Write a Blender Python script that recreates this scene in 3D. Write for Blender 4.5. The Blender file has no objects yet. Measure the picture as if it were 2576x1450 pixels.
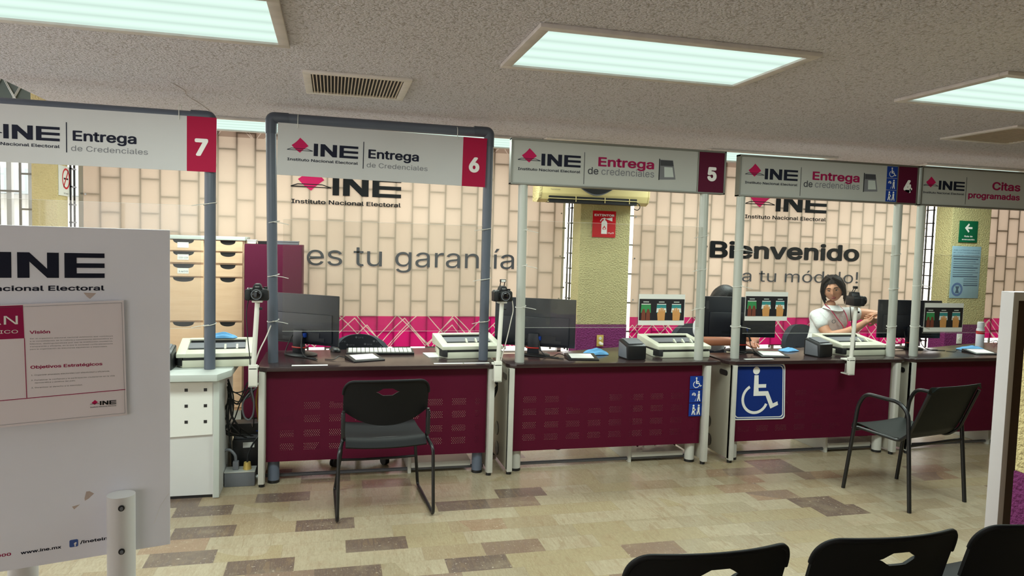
import bpy, bmesh, math, random
from mathutils import Vector, Matrix
random.seed(7)
S = bpy.context.scene
COL = S.collection
PI = math.pi
# ------------------------------------------------------------------ camera
cd = bpy.data.cameras.new('camera'); cam = bpy.data.objects.new('camera', cd); COL.objects.link(cam)
cd.sensor_width = 36.0; cd.sensor_fit = 'HORIZONTAL'; cd.lens = 36.0*1796.73/2576; cd.clip_start = .05
yaw, pitch, roll = 0.24729647, 0.06280769, 0.02930665
fw = Vector((math.sin(yaw)*math.cos(pitch), math.cos(yaw)*math.cos(pitch), -math.sin(pitch)))
r0 = Vector((math.cos(yaw), -math.sin(yaw), 0)); u0 = r0.cross(fw)
rr = math.cos(roll)*r0+math.sin(roll)*u0; uu = -math.sin(roll)*r0+math.cos(roll)*u0
cam.matrix_world = Matrix(((rr.x, uu.x, -fw.x, 0), (rr.y, uu.y, -fw.y, 0), (rr.z, uu.z, -fw.z, 1.57), (0, 0, 0, 1)))
S.camera = cam
# ------------------------------------------------------------------ daylight (bright overcast sky outside) and exposure
w = bpy.data.worlds.new('sky'); S.world = w; w.use_nodes = True
bg = w.node_tree.nodes['Background']; bg.inputs[0].default_value = (1, .975, .95, 1); bg.inputs[1].default_value = 3.3
S.view_settings.view_transform = 'Standard'; S.view_settings.look = 'None'
S.view_settings.exposure = 0.0; S.view_settings.gamma = 1.0; S.view_settings.use_curve_mapping = False

LAMP_W = 39.0      # light output of each ceiling fixture's tubes, in watts
# ------------------------------------------------------------------ materials
def lin(c):
    return tuple(((v/255)/12.92 if v/255 <= .04045 else ((v/255+.055)/1.055)**2.4) for v in c)
def rgb(c):
    l = lin(c); return (l[0], l[1], l[2], 1)
class NT:
    def __init__(s, name):
        s.m = bpy.data.materials.new(name); s.m.use_nodes = True; s.t = s.m.node_tree; s.t.nodes.clear()
        s.out = s.n('ShaderNodeOutputMaterial'); s._oc = None
    def n(s, ty, **k):
        x = s.t.nodes.new(ty)
        for a, b in k.items(): setattr(x, a, b)
        return x
    def l(s, a, b): s.t.links.new(a, b)
    def put(s, v, sock):
        if v is None: return
        if isinstance(v, (int, float)): sock.default_value = v
        elif isinstance(v, tuple): sock.default_value = v
        else: s.l(v, sock)
    def oc(s):
        if s._oc is None: s._oc = s.n('ShaderNodeTexCoord').outputs['Object']
        return s._oc
    def xyz(s):
        x = s.n('ShaderNodeSeparateXYZ'); s.l(s.oc(), x.inputs[0]); return x.outputs[0], x.outputs[1], x.outputs[2]
    def m_(s, op, a, b=None, c=None):
        x = s.n('ShaderNodeMath', operation=op); s.put(a, x.inputs[0]); s.put(b, x.inputs[1]); s.put(c, x.inputs[2]); return x.outputs[0]
    def mix(s, f, a, b):
        x = s.n('ShaderNodeMix', data_type='RGBA'); s.put(f, x.inputs[0]); s.put(a, x.inputs[6]); s.put(b, x.inputs[7]); return x.outputs[2]
    def noise(s, scale, detail=3, vec=None, rough=.5):
        x = s.n('ShaderNodeTexNoise'); x.inputs['Scale'].default_value = scale; x.inputs['Detail'].default_value = detail; x.inputs['Roughness'].default_value = rough
        s.l(vec if vec is not None else s.oc(), x.inputs['Vector']); return x.outputs[0]
    def vec(s, a, b, c):
        x = s.n('ShaderNodeCombineXYZ'); s.put(a, x.inputs[0]); s.put(b, x.inputs[1]); s.put(c, x.inputs[2]); return x.outputs[0]
    def bsdf(s, col, rough=.5, metal=0., spec=.5, **k):
        b = s.n('ShaderNodeBsdfPrincipled'); s.put(col, b.inputs['Base Color']); s.put(rough, b.inputs['Roughness']); s.put(metal, b.inputs['Metallic'])
        b.inputs['Specular IOR Level'].default_value = spec
        return b
    def bump(s, h, b, strength=.5, dist=.01):
        x = s.n('ShaderNodeBump'); x.inputs['Strength'].default_value = strength; x.inputs['Distance'].default_value = dist
        s.l(h, x.inputs['Height']); s.l(x.outputs[0], b.inputs['Normal'])
    def fin(s, sh):
        s.l(sh.outputs[0] if hasattr(sh, 'outputs') else sh, s.out.inputs[0]); return s.m
def simple(name, c, rough=.5, metal=0., spec=.5, nz=None, bp=None, var=.12):
    g = NT(name); col = rgb(c)
    if nz:
        f = g.noise(nz, 4); d = tuple(v*(1-var) for v in col[:3])+(1,); e = tuple(min(1, v*(1+var)) for v in col[:3])+(1,)
        col = g.mix(f, d, e)
    b = g.bsdf(col, rough, metal, spec)
    if bp: g.bump(g.noise(bp[0], 3), b, bp[1], bp[2])
    return g.fin(b)
M = {}
M['white_paint'] = simple('white_paint', (226, 224, 220), .5, nz=6, var=.04)
M['sign_alu_white'] = simple('sign_alu_white', (176, 176, 170), .5, nz=3, var=.05)
M['sign_white'] = simple('sign_white', (190, 189, 188), .45, nz=3, var=.05)
M['cream_wall'] = simple('cream_wall', (214, 196, 142), .85, nz=9, bp=(70, .9, .02), var=.08)
M['olive_wall'] = simple('olive_wall', (190, 180, 130), .85, nz=6, bp=(70, .9, .02), var=.12)
M['purple_wall'] = simple('purple_wall', (112, 30, 92), .8, nz=9, bp=(70, .7, .02))
M['beige_wall'] = simple('beige_wall', (214, 204, 180), .8, nz=5, var=.05)
M['maroon'] = simple('maroon', (110, 20, 58), .45, nz=30, var=.04)
M['maroon_dark'] = simple('maroon_dark', (84, 16, 44), .6, 0., .15)
M['magenta_cab'] = simple('magenta_cab', (80, 10, 42), .55, 0., .2, nz=4, var=.05)
M['magenta'] = simple('magenta', (186, 26, 84), .6, 0., .15, nz=5, var=.04)
M['crimson'] = simple('crimson', (166, 20, 62), .6, 0., .15)
M['navy_ink'] = simple('navy_ink', (26, 28, 44), .6, 0., .15)
M['black_ink'] = simple('black_ink', (20, 20, 22), .6, 0., .15)
M['grey_ink'] = simple('grey_ink', (120, 120, 124), .6, 0., .15)
M['dark_grey_ink'] = simple('dark_grey_ink', (70, 70, 74), .6, 0., .15)
M['maroon_ink'] = simple('maroon_ink', (150, 24, 74), .6, 0., .15)
M['white_ink'] = simple('white_ink', (232, 230, 226), .5)
M['alu'] = simple('alu', (186, 188, 184), .38, .35, nz=20, var=.05)
M['alu_dark'] = simple('alu_dark', (120, 118, 110), .45, .5)
M['post_grey'] = simple('post_grey', (184, 186, 178), .4, .15, nz=8, var=.06)
M['pvc'] = simple('pvc', (84, 90, 102), .42, nz=7, var=.08)
M['pvc_joint'] = simple('pvc_joint', (74, 80, 92), .45)
M['desk_top'] = simple('desk_top', (52, 38, 38), .22, nz=14, var=.15)
M['desk_edge'] = simple('desk_edge', (40, 28, 28), .4)
M['leg_white'] = simple('leg_white', (198, 196, 188), .45, .1, nz=10, var=.06)
M['leg_blue'] = simple('leg_blue', (96, 104, 120), .4, nz=10, var=.06)
M['side_grey'] = simple('side_grey', (176, 170, 156), .5, nz=5, var=.06)
M['black_plastic'] = simple('black_plastic', (24, 24, 26), .42, nz=40, var=.1)
M['chair_black'] = simple('chair_black', (17, 17, 19), .55, 0., .2, nz=60, bp=(900, .15, .001), var=.1)
M['black_metal'] = simple('black_metal', (20, 20, 22), .35)
M['green_black'] = simple('green_black', (16, 22, 20), .55, 0., .25, nz=80, bp=(700, .4, .001), var=.2)
M['monitor'] = simple('monitor', (24, 27, 38), .35, nz=6, var=.08)
M['monitor_dark'] = simple('monitor_dark', (22, 24, 32), .35)
M['screen'] = simple('screen', (12, 12, 14), .1)
M['red_plastic'] = simple('red_plastic', (190, 50, 40), .4)
M['scanner'] = simple('scanner', (206, 206, 186), .5, nz=12, var=.04)
M['scanner_gap'] = simple('scanner_gap', (26, 26, 26), .6)
M['camera_black'] = simple('camera_black', (18, 18, 20), .5, bp=(600, .2, .001))
M['lens_glass'] = simple('lens_glass', (10, 10, 16), .05, 0, .9)
M['blue_cloth'] = simple('blue_cloth', (104, 168, 218), .9, nz=40, bp=(150, .5, .004))
M['wood'] = None
M['cabinet_grey'] = simple('cabinet_grey', (190, 196, 190), .5, nz=5, var=.05)
M['desk7_white'] = simple('desk7_white', (206, 206, 204), .5, nz=4, var=.05)
M['sign_red'] = simple('sign_red', (196, 22, 34), .6, 0., .15)
M['sign_green'] = simple('sign_green', (10, 92, 60), .6, 0., .15)
M['sign_blue'] = simple('sign_blue', (26, 58, 142), .6, 0., .15)
M['sign_blue_dark'] = simple('sign_blue_dark', (22, 46, 116), .6, 0., .15, nz=8, var=.06)
M['poster_blue'] = simple('poster_blue', (140, 172, 188), .4, nz=2.5, var=.25)
M['poster_blue_dark'] = simple('poster_blue_dark', (84, 112, 158), .4)
M['poster_ink'] = simple('poster_ink', (60, 84, 110), .5)
M['paper'] = simple('paper', (226, 226, 220), .7, nz=10, var=.03)
M['poster_pink'] = simple('poster_pink', (226, 216, 220), .4, nz=3, var=.05)
M['panel_grey'] = simple('panel_grey', (230, 230, 240), .5, nz=3, var=.06)
M['totem_post'] = simple('totem_post', (206, 204, 204), .4, nz=8, var=.05)
M['ac_yellow'] = simple('ac_yellow', (214, 196, 138), .45, nz=4, var=.06)
M['dark_glass'] = simple('dark_glass', (92, 104, 100), .2)
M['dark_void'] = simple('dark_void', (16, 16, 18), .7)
M['brown_panel'] = simple('brown_panel', (66, 44, 34), .5, nz=20, var=.2)
M['partition'] = simple('partition', (196, 190, 192), .5, nz=4, var=.05)
M['skin'] = simple('skin', (216, 158, 126), .5, nz=20, var=.05)
M['skin2'] = simple('skin2', (176, 112, 82), .5, nz=20, var=.05)
M['lips'] = simple('lips', (160, 80, 76), .45)
M['hair'] = simple('hair', (26, 16, 15), .55, 0., .2, nz=120, bp=(160, .6, .006), var=.4)
M['hair_black'] = simple('hair_black', (14, 12, 13), .5, nz=120, bp=(160, .6, .006), var=.4)
M['polo'] = simple('polo', (232, 234, 234), .85, nz=10, bp=(25, .35, .02), var=.03)
M['shirt'] = simple('shirt', (214, 220, 226), .85, nz=10, bp=(25, .35, .02), var=.03)
M['trousers'] = simple('trousers', (36, 38, 52), .85)
M['lanyard'] = simple('lanyard', (196, 40, 92), .6)
M['eye_dark'] = simple('eye_dark', (24, 16, 14), .3)
M['eye_white'] = simple('eye_white', (224, 218, 212), .3)
M['cable_black'] = simple('cable_black', (18, 18, 20), .5)
M['cable_white'] = simple('cable_white', (206, 200, 190), .5)
M['cable_yellow'] = simple('cable_yellow', (180, 130, 50), .5)
M['box_grey'] = simple('box_grey', (104, 106, 112), .5)
M['bracket_white'] = simple('bracket_white', (224, 222, 212), .45)
M['steel'] = simple('steel', (190, 190, 190), .25, .9)
M['vent_paint'] = simple('vent_paint', (226, 218, 212), .5, nz=25, var=.15)
M['vent_slat'] = simple('vent_slat', (220, 204, 184), .5, nz=25, var=.15)
M['lamp_frame'] = simple('lamp_frame', (206, 198, 194), .5, nz=14, var=.22)
M['tie'] = simple('tie', (214, 212, 204), .5)
M['rust'] = simple('rust', (120, 86, 56), .8, nz=30, var=.4)
M['fabric_dark'] = simple('fabric_dark', (44, 46, 54), .9, nz=200, var=.2)
M['fabric_print'] = simple('fabric_print', (112, 112, 120), .9)
M['torn'] = simple('torn', (186, 168, 160), .8, nz=60, var=.25)
M['fb_blue'] = simple('fb_blue', (52, 82, 150), .45)
M['ground'] = simple('ground', (196, 190, 180), .9, nz=1, var=.1)
M['facade'] = simple('facade', (222, 222, 218), .9, nz=1, var=.04)
M['facade_dark'] = simple('facade_dark', (168, 178, 180), .8)
M['outlet'] = simple('outlet', (206, 176, 98), .4, .3)
M['screen_teal'] = simple('screen_teal', (60, 140, 140), .4)
M['screen_green'] = simple('screen_green', (60, 140, 84), .4)
M['print_skin'] = simple('print_skin', (206, 148, 88), .5, nz=30, var=.08)
M['print_skin_dark'] = simple('print_skin_dark', (118, 62, 46), .5, nz=30, var=.1)
M['print_black'] = simple('print_black', (38, 36, 40), .4)
M['spray_white'] = simple('spray_white', (220, 220, 224), .35)

def mk_floor():
    g = NT('floor_tiles'); x, y, z = g.xyz()
    th, tw = .155, .31
    row = g.m_('FLOOR', g.m_('DIVIDE', y, th))
    wn = g.n('ShaderNodeTexWhiteNoise', noise_dimensions='1D'); g.l(row, wn.inputs['W'])
    xs = g.m_('ADD', g.m_('DIVIDE', x, tw), g.m_('MULTIPLY', wn.outputs[0], 7.0))
    colm = g.m_('FLOOR', xs); fx = g.m_('FRACT', xs); fy = g.m_('FRACT', g.m_('DIVIDE', y, th))
    w2 = g.n('ShaderNodeTexWhiteNoise', noise_dimensions='3D'); g.l(g.vec(colm, row, 3.0), w2.inputs['Vector'])
    r = w2.outputs[0]
    # a third of the tiles are split in two halves
    big = g.noise(.8, 1)
    rb = g.m_('ADD', r, g.m_('MULTIPLY', g.m_('SUBTRACT', big, .5), .25))
    leftish = g.m_('MULTIPLY', g.m_('MINIMUM', g.m_('MAXIMUM', g.m_('SUBTRACT', .7, x), 0.), 1.), .12)
    rb = g.m_('SUBTRACT', rb, leftish)
    cr = g.n('ShaderNodeValToRGB'); cr.color_ramp.interpolation = 'CONSTANT'
    els = cr.color_ramp.elements; els[0].position = 0; els[0].color = rgb((98, 80, 74)); els[1].position = .05; els[1].color = rgb((128, 104, 90))
    for p, c in ((.10, (152, 122, 98)), (.14, (160, 142, 114)), (.24, (172, 158, 132)), (.45, (162, 148, 122)), (.6, (175, 161, 135)), (.8, (166, 150, 118))):
        e = els.new(p); e.color = rgb(c)
    g.l(rb, cr.inputs[0])
    st = g.noise(1, 5, g.vec(g.m_('MULTIPLY', g.m_('ADD', x, g.m_('MULTIPLY', r, 9.)), 70.), g.m_('MULTIPLY', y, 9.), r), .65)
    c1 = g.mix(g.m_('MAXIMUM', 0., g.m_('MULTIPLY', g.m_('SUBTRACT', st, .42), 2.6)), cr.outputs[0], g.mix(.5, cr.outputs[0], rgb((140, 116, 88))))
    # light flecks in the darker stones
    fl = g.noise(1, 4, g.vec(g.m_('MULTIPLY', x, 42.), g.m_('MULTIPLY', y, 60.), r), .6)
    flm = g.m_('MULTIPLY', g.m_('GREATER_THAN', fl, .66), g.m_('LESS_THAN', rb, .14))
    c2 = g.mix(g.m_('MULTIPLY', flm, .7), c1, rgb((216, 202, 180)))
    cl = g.noise(1, 3, g.vec(g.m_('MULTIPLY', x, 5.), g.m_('MULTIPLY', y, 8.), g.m_('MULTIPLY', r, 40.)), .6)
    c2 = g.mix(g.m_('MINIMUM', 1., g.m_('MAXIMUM', 0., g.m_('MULTIPLY', g.m_('SUBTRACT', cl, .52), 2.6))), c2, g.mix(.55, c2, g.mix(g.m_('LESS_THAN', rb, .14), rgb((160, 132, 104)), rgb((178, 160, 132)))))
    gx = g.m_('MINIMUM', fx, g.m_('SUBTRACT', 1., fx)); gy = g.m_('MINIMUM', fy, g.m_('SUBTRACT', 1., fy))
    gm = g.m_('MAXIMUM', g.m_('LESS_THAN', gx, .004), g.m_('LESS_THAN', gy, .008))
    c3 = g.mix(g.m_('MULTIPLY', gm, .35), c2, rgb((120, 104, 84)))
    gr = g.noise(1, 4, g.vec(g.m_('MULTIPLY', x, 150.), g.m_('MULTIPLY', y, 38.), r), .7)
    vein = g.noise(1, 2, g.vec(g.m_('MULTIPLY', g.m_('ADD', x, r), 24.), g.m_('MULTIPLY', y, 5.), r), .5)
    c3 = g.mix(g.m_('MINIMUM', 1., g.m_('MAXIMUM', 0., g.m_('MULTIPLY', g.m_('SUBTRACT', gr, .5), 3.2))), c3, g.mix(.42, c3, rgb((112, 92, 68))))
    c3 = g.mix(g.m_('MINIMUM', 1., g.m_('MAXIMUM', 0., g.m_('MULTIPLY', g.m_('SUBTRACT', .44, gr), 4.))), c3, g.mix(.35, c3, rgb((226, 212, 184))))
    c3 = g.mix(g.m_('MULTIPLY', g.m_('GREATER_THAN', vein, .64), .3), c3, rgb((138, 112, 84)))
    dirt = g.noise(2.2, 4)
    c4 = g.mix(g.m_('MULTIPLY', dirt, .22), c3, rgb((150, 138, 118)))
    b = g.bsdf(c4, g.m_('ADD', .16, g.m_('MULTIPLY', dirt, .2)), 0., .5)
    return g.fin(b)
M['floor'] = mk_floor()
def mk_ceiling():
    g = NT('popcorn_plaster')
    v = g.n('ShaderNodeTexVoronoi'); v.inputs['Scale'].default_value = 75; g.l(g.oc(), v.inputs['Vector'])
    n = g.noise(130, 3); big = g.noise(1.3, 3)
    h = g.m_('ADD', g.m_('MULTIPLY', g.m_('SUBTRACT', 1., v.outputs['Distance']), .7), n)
    c = g.mix(g.m_('MULTIPLY', g.m_('GREATER_THAN', v.outputs['Distance'], .72), .38), g.mix(big, rgb((246, 240, 248)), rgb((252, 247, 255))), rgb((160, 146, 140)))  # darker crevices: shade of grazing window light painted into the plaster colour
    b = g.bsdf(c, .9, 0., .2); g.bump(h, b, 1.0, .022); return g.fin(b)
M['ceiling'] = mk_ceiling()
def mk_wood():
    g = NT('pale_wood'); x, y, z = g.xyz()
    n = g.noise(1, 4, g.vec(g.m_('MULTIPLY', x, 3.), g.m_('MULTIPLY', y, 3.), g.m_('MULTIPLY', z, 26.)), .6)
    b = g.bsdf(g.mix(n, rgb((206, 168, 132)), rgb((232, 202, 168))), .5); return g.fin(b)
M['wood'] = mk_wood()
def mk_lamp():
    g = NT('lamp_diffuser'); x, y, z = g.xyz()
    # four tubes glow through the prismatic cover
    t = g.m_('ABSOLUTE', g.m_('SINE', g.m_('MULTIPLY', g.m_('ADD', y, .27), PI/.135)))
    e = g.n('ShaderNodeEmission'); g.put(rgb((224, 251, 238)), e.inputs[0])
    s = g.m_('ADD', .86, g.m_('MULTIPLY', t, .24)); g.l(s, e.inputs[1])
    return g.fin(e)
M['lamp'] = mk_lamp()
def mk_glass(name, tint, haze=.0, ior=1.45, rough=.0):
    g = NT(name)
    tr = g.n('ShaderNodeBsdfTransparent'); g.put(tint, tr.inputs[0])
    gl = g.n('ShaderNodeBsdfGlossy'); gl.inputs['Roughness'].default_value = rough
    ge = g.n('ShaderNodeNewGeometry'); dt = g.n('ShaderNodeVectorMath', operation='DOT_PRODUCT'); g.l(ge.outputs['Normal'], dt.inputs[0]); g.l(ge.outputs['Incoming'], dt.inputs[1])
    f0 = ((ior-1)/(ior+1))**2; c5 = g.m_('POWER', g.m_('SUBTRACT', 1., g.m_('ABSOLUTE', dt.outputs['Value'])), 5.); fr = g.m_('ADD', f0, g.m_('MULTIPLY', c5, 1-f0))
    mx = g.n('ShaderNodeMixShader'); g.l(fr, mx.inputs[0]); g.l(tr.outputs[0], mx.inputs[1]); g.l(gl.outputs[0], mx.inputs[2])
    last = mx
    if haze:
        d = g.n('ShaderNodeBsdfDiffuse'); g.put((.8, .8, .8, 1), d.inputs[0])
        m2 = g.n('ShaderNodeMixShader'); m2.inputs[0].default_value = haze; g.l(mx.outputs[0], m2.inputs[1]); g.l(d.outputs[0], m2.inputs[2]); last = m2
    return g.fin(last)
M['glass'] = mk_glass('window_glass', (.97, .98, .98, 1))
M['acrylic'] = mk_glass('clear_acrylic', (.95, .95, .94, 1), .014, 1.45, .03)
M['acrylic_edge'] = simple('acrylic_edge', (214, 214, 206), .3)
def zig(g, x, z, per, amp, ph, zc, bend):
    p = g.m_('PINGPONG', g.m_('ADD', g.m_('DIVIDE', x, per/2), ph), 1.0)
    s = g.m_('MULTIPLY', g.m_('SINE', g.m_('MULTIPLY', g.m_('ADD', g.m_('DIVIDE', x, per/2), ph), PI)), bend)
    c = g.m_('ADD', g.m_('MULTIPLY', g.m_('SUBTRACT', p, .5), 2*amp), s)
    return g.m_('ABSOLUTE', g.m_('SUBTRACT', g.m_('SUBTRACT', z, zc), c))
def mk_banner(ph):
    g = NT('printed_banner'); x, y, z = g.xyz()
    ds = [zig(g, x, z, .46, .125, ph, .71, .012), zig(g, x, z, .54, .145, ph+.7, .72, -.015), zig(g, x, z, .40, .11, ph+1.3, .66, .012), zig(g, x, z, .66, .17, ph+.35, .74, .02)]
    d = ds[0]
    for q in ds[1:]: d = g.m_('MINIMUM', d, q)
    ln = g.m_('LESS_THAN', d, .0058)
    du = [zig(g, x, z, .33, .12, ph, 2.52, .0), zig(g, x, z, .52, .13, ph+.4, 2.50, .0)]
    lu = g.m_('LESS_THAN', g.m_('MINIMUM', du[0], du[1]), .006)
    cream = rgb((252, 228, 210)); pink = rgb((232, 40, 122)); top = rgb((196, 168, 148))
    hi = g.m_('GREATER_THAN', z, .853); up = g.m_('GREATER_THAN', z, 2.425)
    low = g.mix(ln, pink, cream); upc = g.mix(lu, top, cream)
    stain = g.noise(1.1, 3)
    body = g.mix(stain, rgb((252, 230, 208)), rgb((246, 217, 192)))
    c = g.mix(up, g.mix(hi, low, body), upc)
    tr = g.n('ShaderNodeBsdfTranslucent'); df = g.n('ShaderNodeBsdfDiffuse'); g.l(c, tr.inputs[0]); g.l(g.mix(.55, c, (.0, .0, .0, 1)), df.inputs[0])
    mx = g.n('ShaderNodeMixShader'); mx.inputs[0].default_value = .262; g.l(df.outputs[0], mx.inputs[1]); g.l(tr.outputs[0], mx.inputs[2])
    return g.fin(mx)
def mk_perf():
    # punched steel sheet: groups of round holes in the lower half; the sheet is open where it is punched
    g = NT('punched_maroon_sheet'); x, y, z = g.xyz()
    gx = g.m_('DIVIDE', g.m_('ADD', x, .32), .158); gz = g.m_('DIVIDE', g.m_('SUBTRACT', z, .215), .089)
    fx = g.m_('FRACT', gx); fz = g.m_('FRACT', gz)
    inx = g.m_('MULTIPLY', g.m_('LESS_THAN', fx, .62), g.m_('LESS_THAN', fz, .5))
    rng = g.m_('MULTIPLY', g.m_('MULTIPLY', g.m_('GREATER_THAN', gz, 0.), g.m_('LESS_THAN', gz, 3.6)), g.m_('LESS_THAN', g.m_('ABSOLUTE', g.m_('SUBTRACT', x, .0)), .66))
    k = .0125
    a = g.m_('DIVIDE', x, k); b_ = g.m_('DIVIDE', z, k*.75)
    rowp = g.m_('MULTIPLY', g.m_('FRACT', g.m_('MULTIPLY', g.m_('FLOOR', b_), .5)), 1.0)
    px = g.m_('SUBTRACT', g.m_('FRACT', g.m_('ADD', a, rowp)), .5); pz = g.m_('MULTIPLY', g.m_('SUBTRACT', g.m_('FRACT', b_), .5), .75)
    rad = g.m_('SQRT', g.m_('ADD', g.m_('MULTIPLY', px, px), g.m_('MULTIPLY', pz, pz)))
    hole = g.m_('MULTIPLY', g.m_('MULTIPLY', inx, rng), g.m_('LESS_THAN', rad, .135))
    b = g.bsdf(rgb((80, 6, 36)), .5, 0., .22); tr = g.n('ShaderNodeBsdfTransparent')
    mx = g.n('ShaderNodeMixShader'); g.l(hole, mx.inputs[0]); g.l(b.outputs[0], mx.inputs[1]); g.l(tr.outputs[0], mx.inputs[2])
    return g.fin(mx)
M['perf'] = mk_perf()

# ------------------------------------------------------------------ geometry helpers
class MB:
    def __init__(s): s.bm = bmesh.new()
    def _add(s, tmp, mw=None):
        me = bpy.data.meshes.new('t'); tmp.to_mesh(me); tmp.free()
        if mw is not None: me.transform(mw)
        s.bm.from_mesh(me); bpy.data.meshes.remove(me); return s
    def box(s, x0, x1, y0, y1, z0, z1, bev=0., mw=None, seg=2):
        t = bmesh.new(); bmesh.ops.create_cube(t, size=1)
        for v in t.verts: v.co = Vector(((x0+x1)/2+v.co.x*(x1-x0), (y0+y1)/2+v.co.y*(y1-y0), (z0+z1)/2+v.co.z*(z1-z0)))
        if bev: bmesh.ops.bevel(t, geom=t.edges[:], offset=bev, segments=seg, affect='EDGES', profile=.6)
        return s._add(t, mw)
    def cyl(s, p0, p1, ra, rb=None, n=20):
        p0, p1 = Vector(p0), Vector(p1); rb = ra if rb is None else rb
        t = bmesh.new(); d = p1-p0
        bmesh.ops.create_cone(t, cap_ends=True, segments=n, radius1=ra, radius2=rb, depth=d.length)
        q = Vector((0, 0, 1)).rotation_difference(d.normalized()).to_matrix().to_4x4()
        return s._add(t, Matrix.Translation((p0+p1)/2) @ q)
    def ball(s, c, rx, ry, rz, u=20, v=14, mw=None):
        t = bmesh.new(); bmesh.ops.create_uvsphere(t, u_segments=u, v_segments=v, radius=1)
        for q in t.verts: q.co = Vector((c[0]+q.co.x*rx, c[1]+q.co.y*ry, c[2]+q.co.z*rz))
        return s._add(t, mw)
    def tube(s, pts, r, n=10, fil=0., closed=False, flat=1.):
        pts = [Vector(p) for p in pts]
        if fil: pts = fillet(pts, fil)
        rings = []; up = None
        for i, p in enumerate(pts):
            a = pts[i-1] if i or closed else None; b = pts[(i+1) % len(pts)] if i < len(pts)-1 or closed else None
            d = ((p-a).normalized() if a is not None else Vector()) + ((b-p).normalized() if b is not None else Vector())
            d = d.normalized() if d.length > 1e-6 else Vector((0, 0, 1))
            if up is None: up = d.orthogonal().normalized()
            up = (up-d*up.dot(d)).normalized() if (up-d*up.dot(d)).length > 1e-5 else d.orthogonal().normalized()
            sd = d.cross(up); ri = r[i] if isinstance(r, (list, tuple)) else r
            rings.append([s.bm.verts.new(p+(up*math.cos(2*PI*k/n)*flat+sd*math.sin(2*PI*k/n))*ri) for k in range(n)])
        m = len(rings)
        for i in range(m if closed else m-1):
            A, B = rings[i], rings[(i+1) % m]
            for k in range(n): s.bm.faces.new((A[k], A[(k+1) % n], B[(k+1) % n], B[k]))
        if not closed:
            s.bm.faces.new(rings[0][::-1]); s.bm.faces.new(rings[-1])
        return s
    def prism(s, poly, ax, a, b, bev=0.):
        t = bmesh.new()
        def P(u, v, w): return {'x': (w, u, v), 'y': (u, w, v), 'z': (u, v, w)}[ax]
        A = [t.verts.new(P(u, v, a)) for u, v in poly]; B = [t.verts.new(P(u, v, b)) for u, v in poly]
        n = len(poly); t.faces.new(A); t.faces.new(B[::-1])
        for i in range(n): t.faces.new((A[i], B[i], B[(i+1) % n], A[(i+1) % n]))
        bmesh.ops.recalc_face_normals(t, faces=t.faces[:])
        if bev: bmesh.ops.bevel(t, geom=[e for e in t.edges], offset=bev, segments=2, affect='EDGES', profile=.6)
        return s._add(t)
    def lathe(s, prof, c=(0, 0, 0), n=28):
        rings = [[s.bm.verts.new((c[0]+r*math.cos(2*PI*k/n), c[1]+r*math.sin(2*PI*k/n), c[2]+z)) for k in range(n)] for r, z in prof]
        for A, B in zip(rings, rings[1:]):
            for k in range(n): s.bm.faces.new((A[k], A[(k+1) % n], B[(k+1) % n], B[k]))
        s.bm.faces.new(rings[0][::-1]); s.bm.faces.new(rings[-1]); return s
    def surf(s, fn, nu, nv, th=0.):
        t = bmesh.new(); g = [[t.verts.new(fn(i/nu, j/nv)) for j in range(nv+1)] for i in range(nu+1)]
        for i in range(nu):
            for j in range(nv): t.faces.new((g[i][j], g[i+1][j], g[i+1][j+1], g[i][j+1]))
        if th:
            bmesh.ops.recalc_face_normals(t, faces=t.faces[:]); bmesh.ops.solidify(t, geom=t.faces[:], thickness=th)
        return s._add(t)
    def face(s, pts): s.bm.faces.new([s.bm.verts.new(p) for p in pts]); return s
    def rot(s, mw): bmesh.ops.transform(s.bm, matrix=mw, verts=s.bm.verts[:]); return s
def fillet(pts, r, n=6):
    out = [pts[0]]
    for i in range(1, len(pts)-1):
        a, b, c = pts[i-1], pts[i], pts[i+1]; u = (a-b); v = (c-b); q = min(r, u.length*.48, v.length*.48)
        p0 = b+u.normalized()*q; p1 = b+v.normalized()*q
        for k in range(n+1):
            t = k/n; out.append(p0*(1-t)**2+b*2*t*(1-t)+p1*t*t)
    out.append(pts[-1]); return out
def catmull(pts, n=8):
    P = [Vector(p) for p in pts]; P = [2*P[0]-P[1]]+P+[2*P[-1]-P[-2]]; out = []
    for i in range(1, len(P)-2):
        a, b, c, d = P[i-1:i+3]
        for k in range(n):
            t = k/n; out.append(.5*((2*b)+(c-a)*t+(2*a-5*b+4*c-d)*t*t+(3*b-a-3*c+d)*t**3))
    out.append(P[-2]); return out
def rrect(w, h, r, n=5, cx=0, cy=0):
    o = []
    for (sx, sy, a0) in ((1, 1, 0), (-1, 1, 90), (-1, -1, 180), (1, -1, 270)):
        for k in range(n+1):
            a = math.radians(a0+90*k/n); o.append((cx+sx*(w/2-r)+r*math.cos(a), cy+sy*(h/2-r)+r*math.sin(a)))
    return o
def part(name, mb, m, parent=None, sm=True, ang=35):
    me = bpy.data.meshes.new(name)
    if isinstance(mb, MB):
        bmesh.ops.recalc_face_normals(mb.bm, faces=mb.bm.faces[:]); mb.bm.to_mesh(me); mb.bm.free()
    else: me = mb
    me.materials.clear(); me.materials.append(M[m] if isinstance(m, str) else m)
    if sm:
        me.polygons.foreach_set('use_smooth', [True]*len(me.polygons)); me.set_sharp_from_angle(angle=math.radians(ang))
    o = bpy.data.objects.new(name, me); COL.objects.link(o)
    if parent is not None: o.parent = parent
    return o
def tag(o, label, cat, group=None):
    o['label'] = label; o['category'] = cat
    if group: o['group'] = group
    return o
def thing(name, label, cat, loc=(0, 0, 0), rz=0., group=None):
    o = bpy.data.objects.new(name, None); o.empty_display_size = .1; COL.objects.link(o); o.location = loc; o.rotation_euler = (0, 0, rz)
    return tag(o, label, cat, group)
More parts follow.
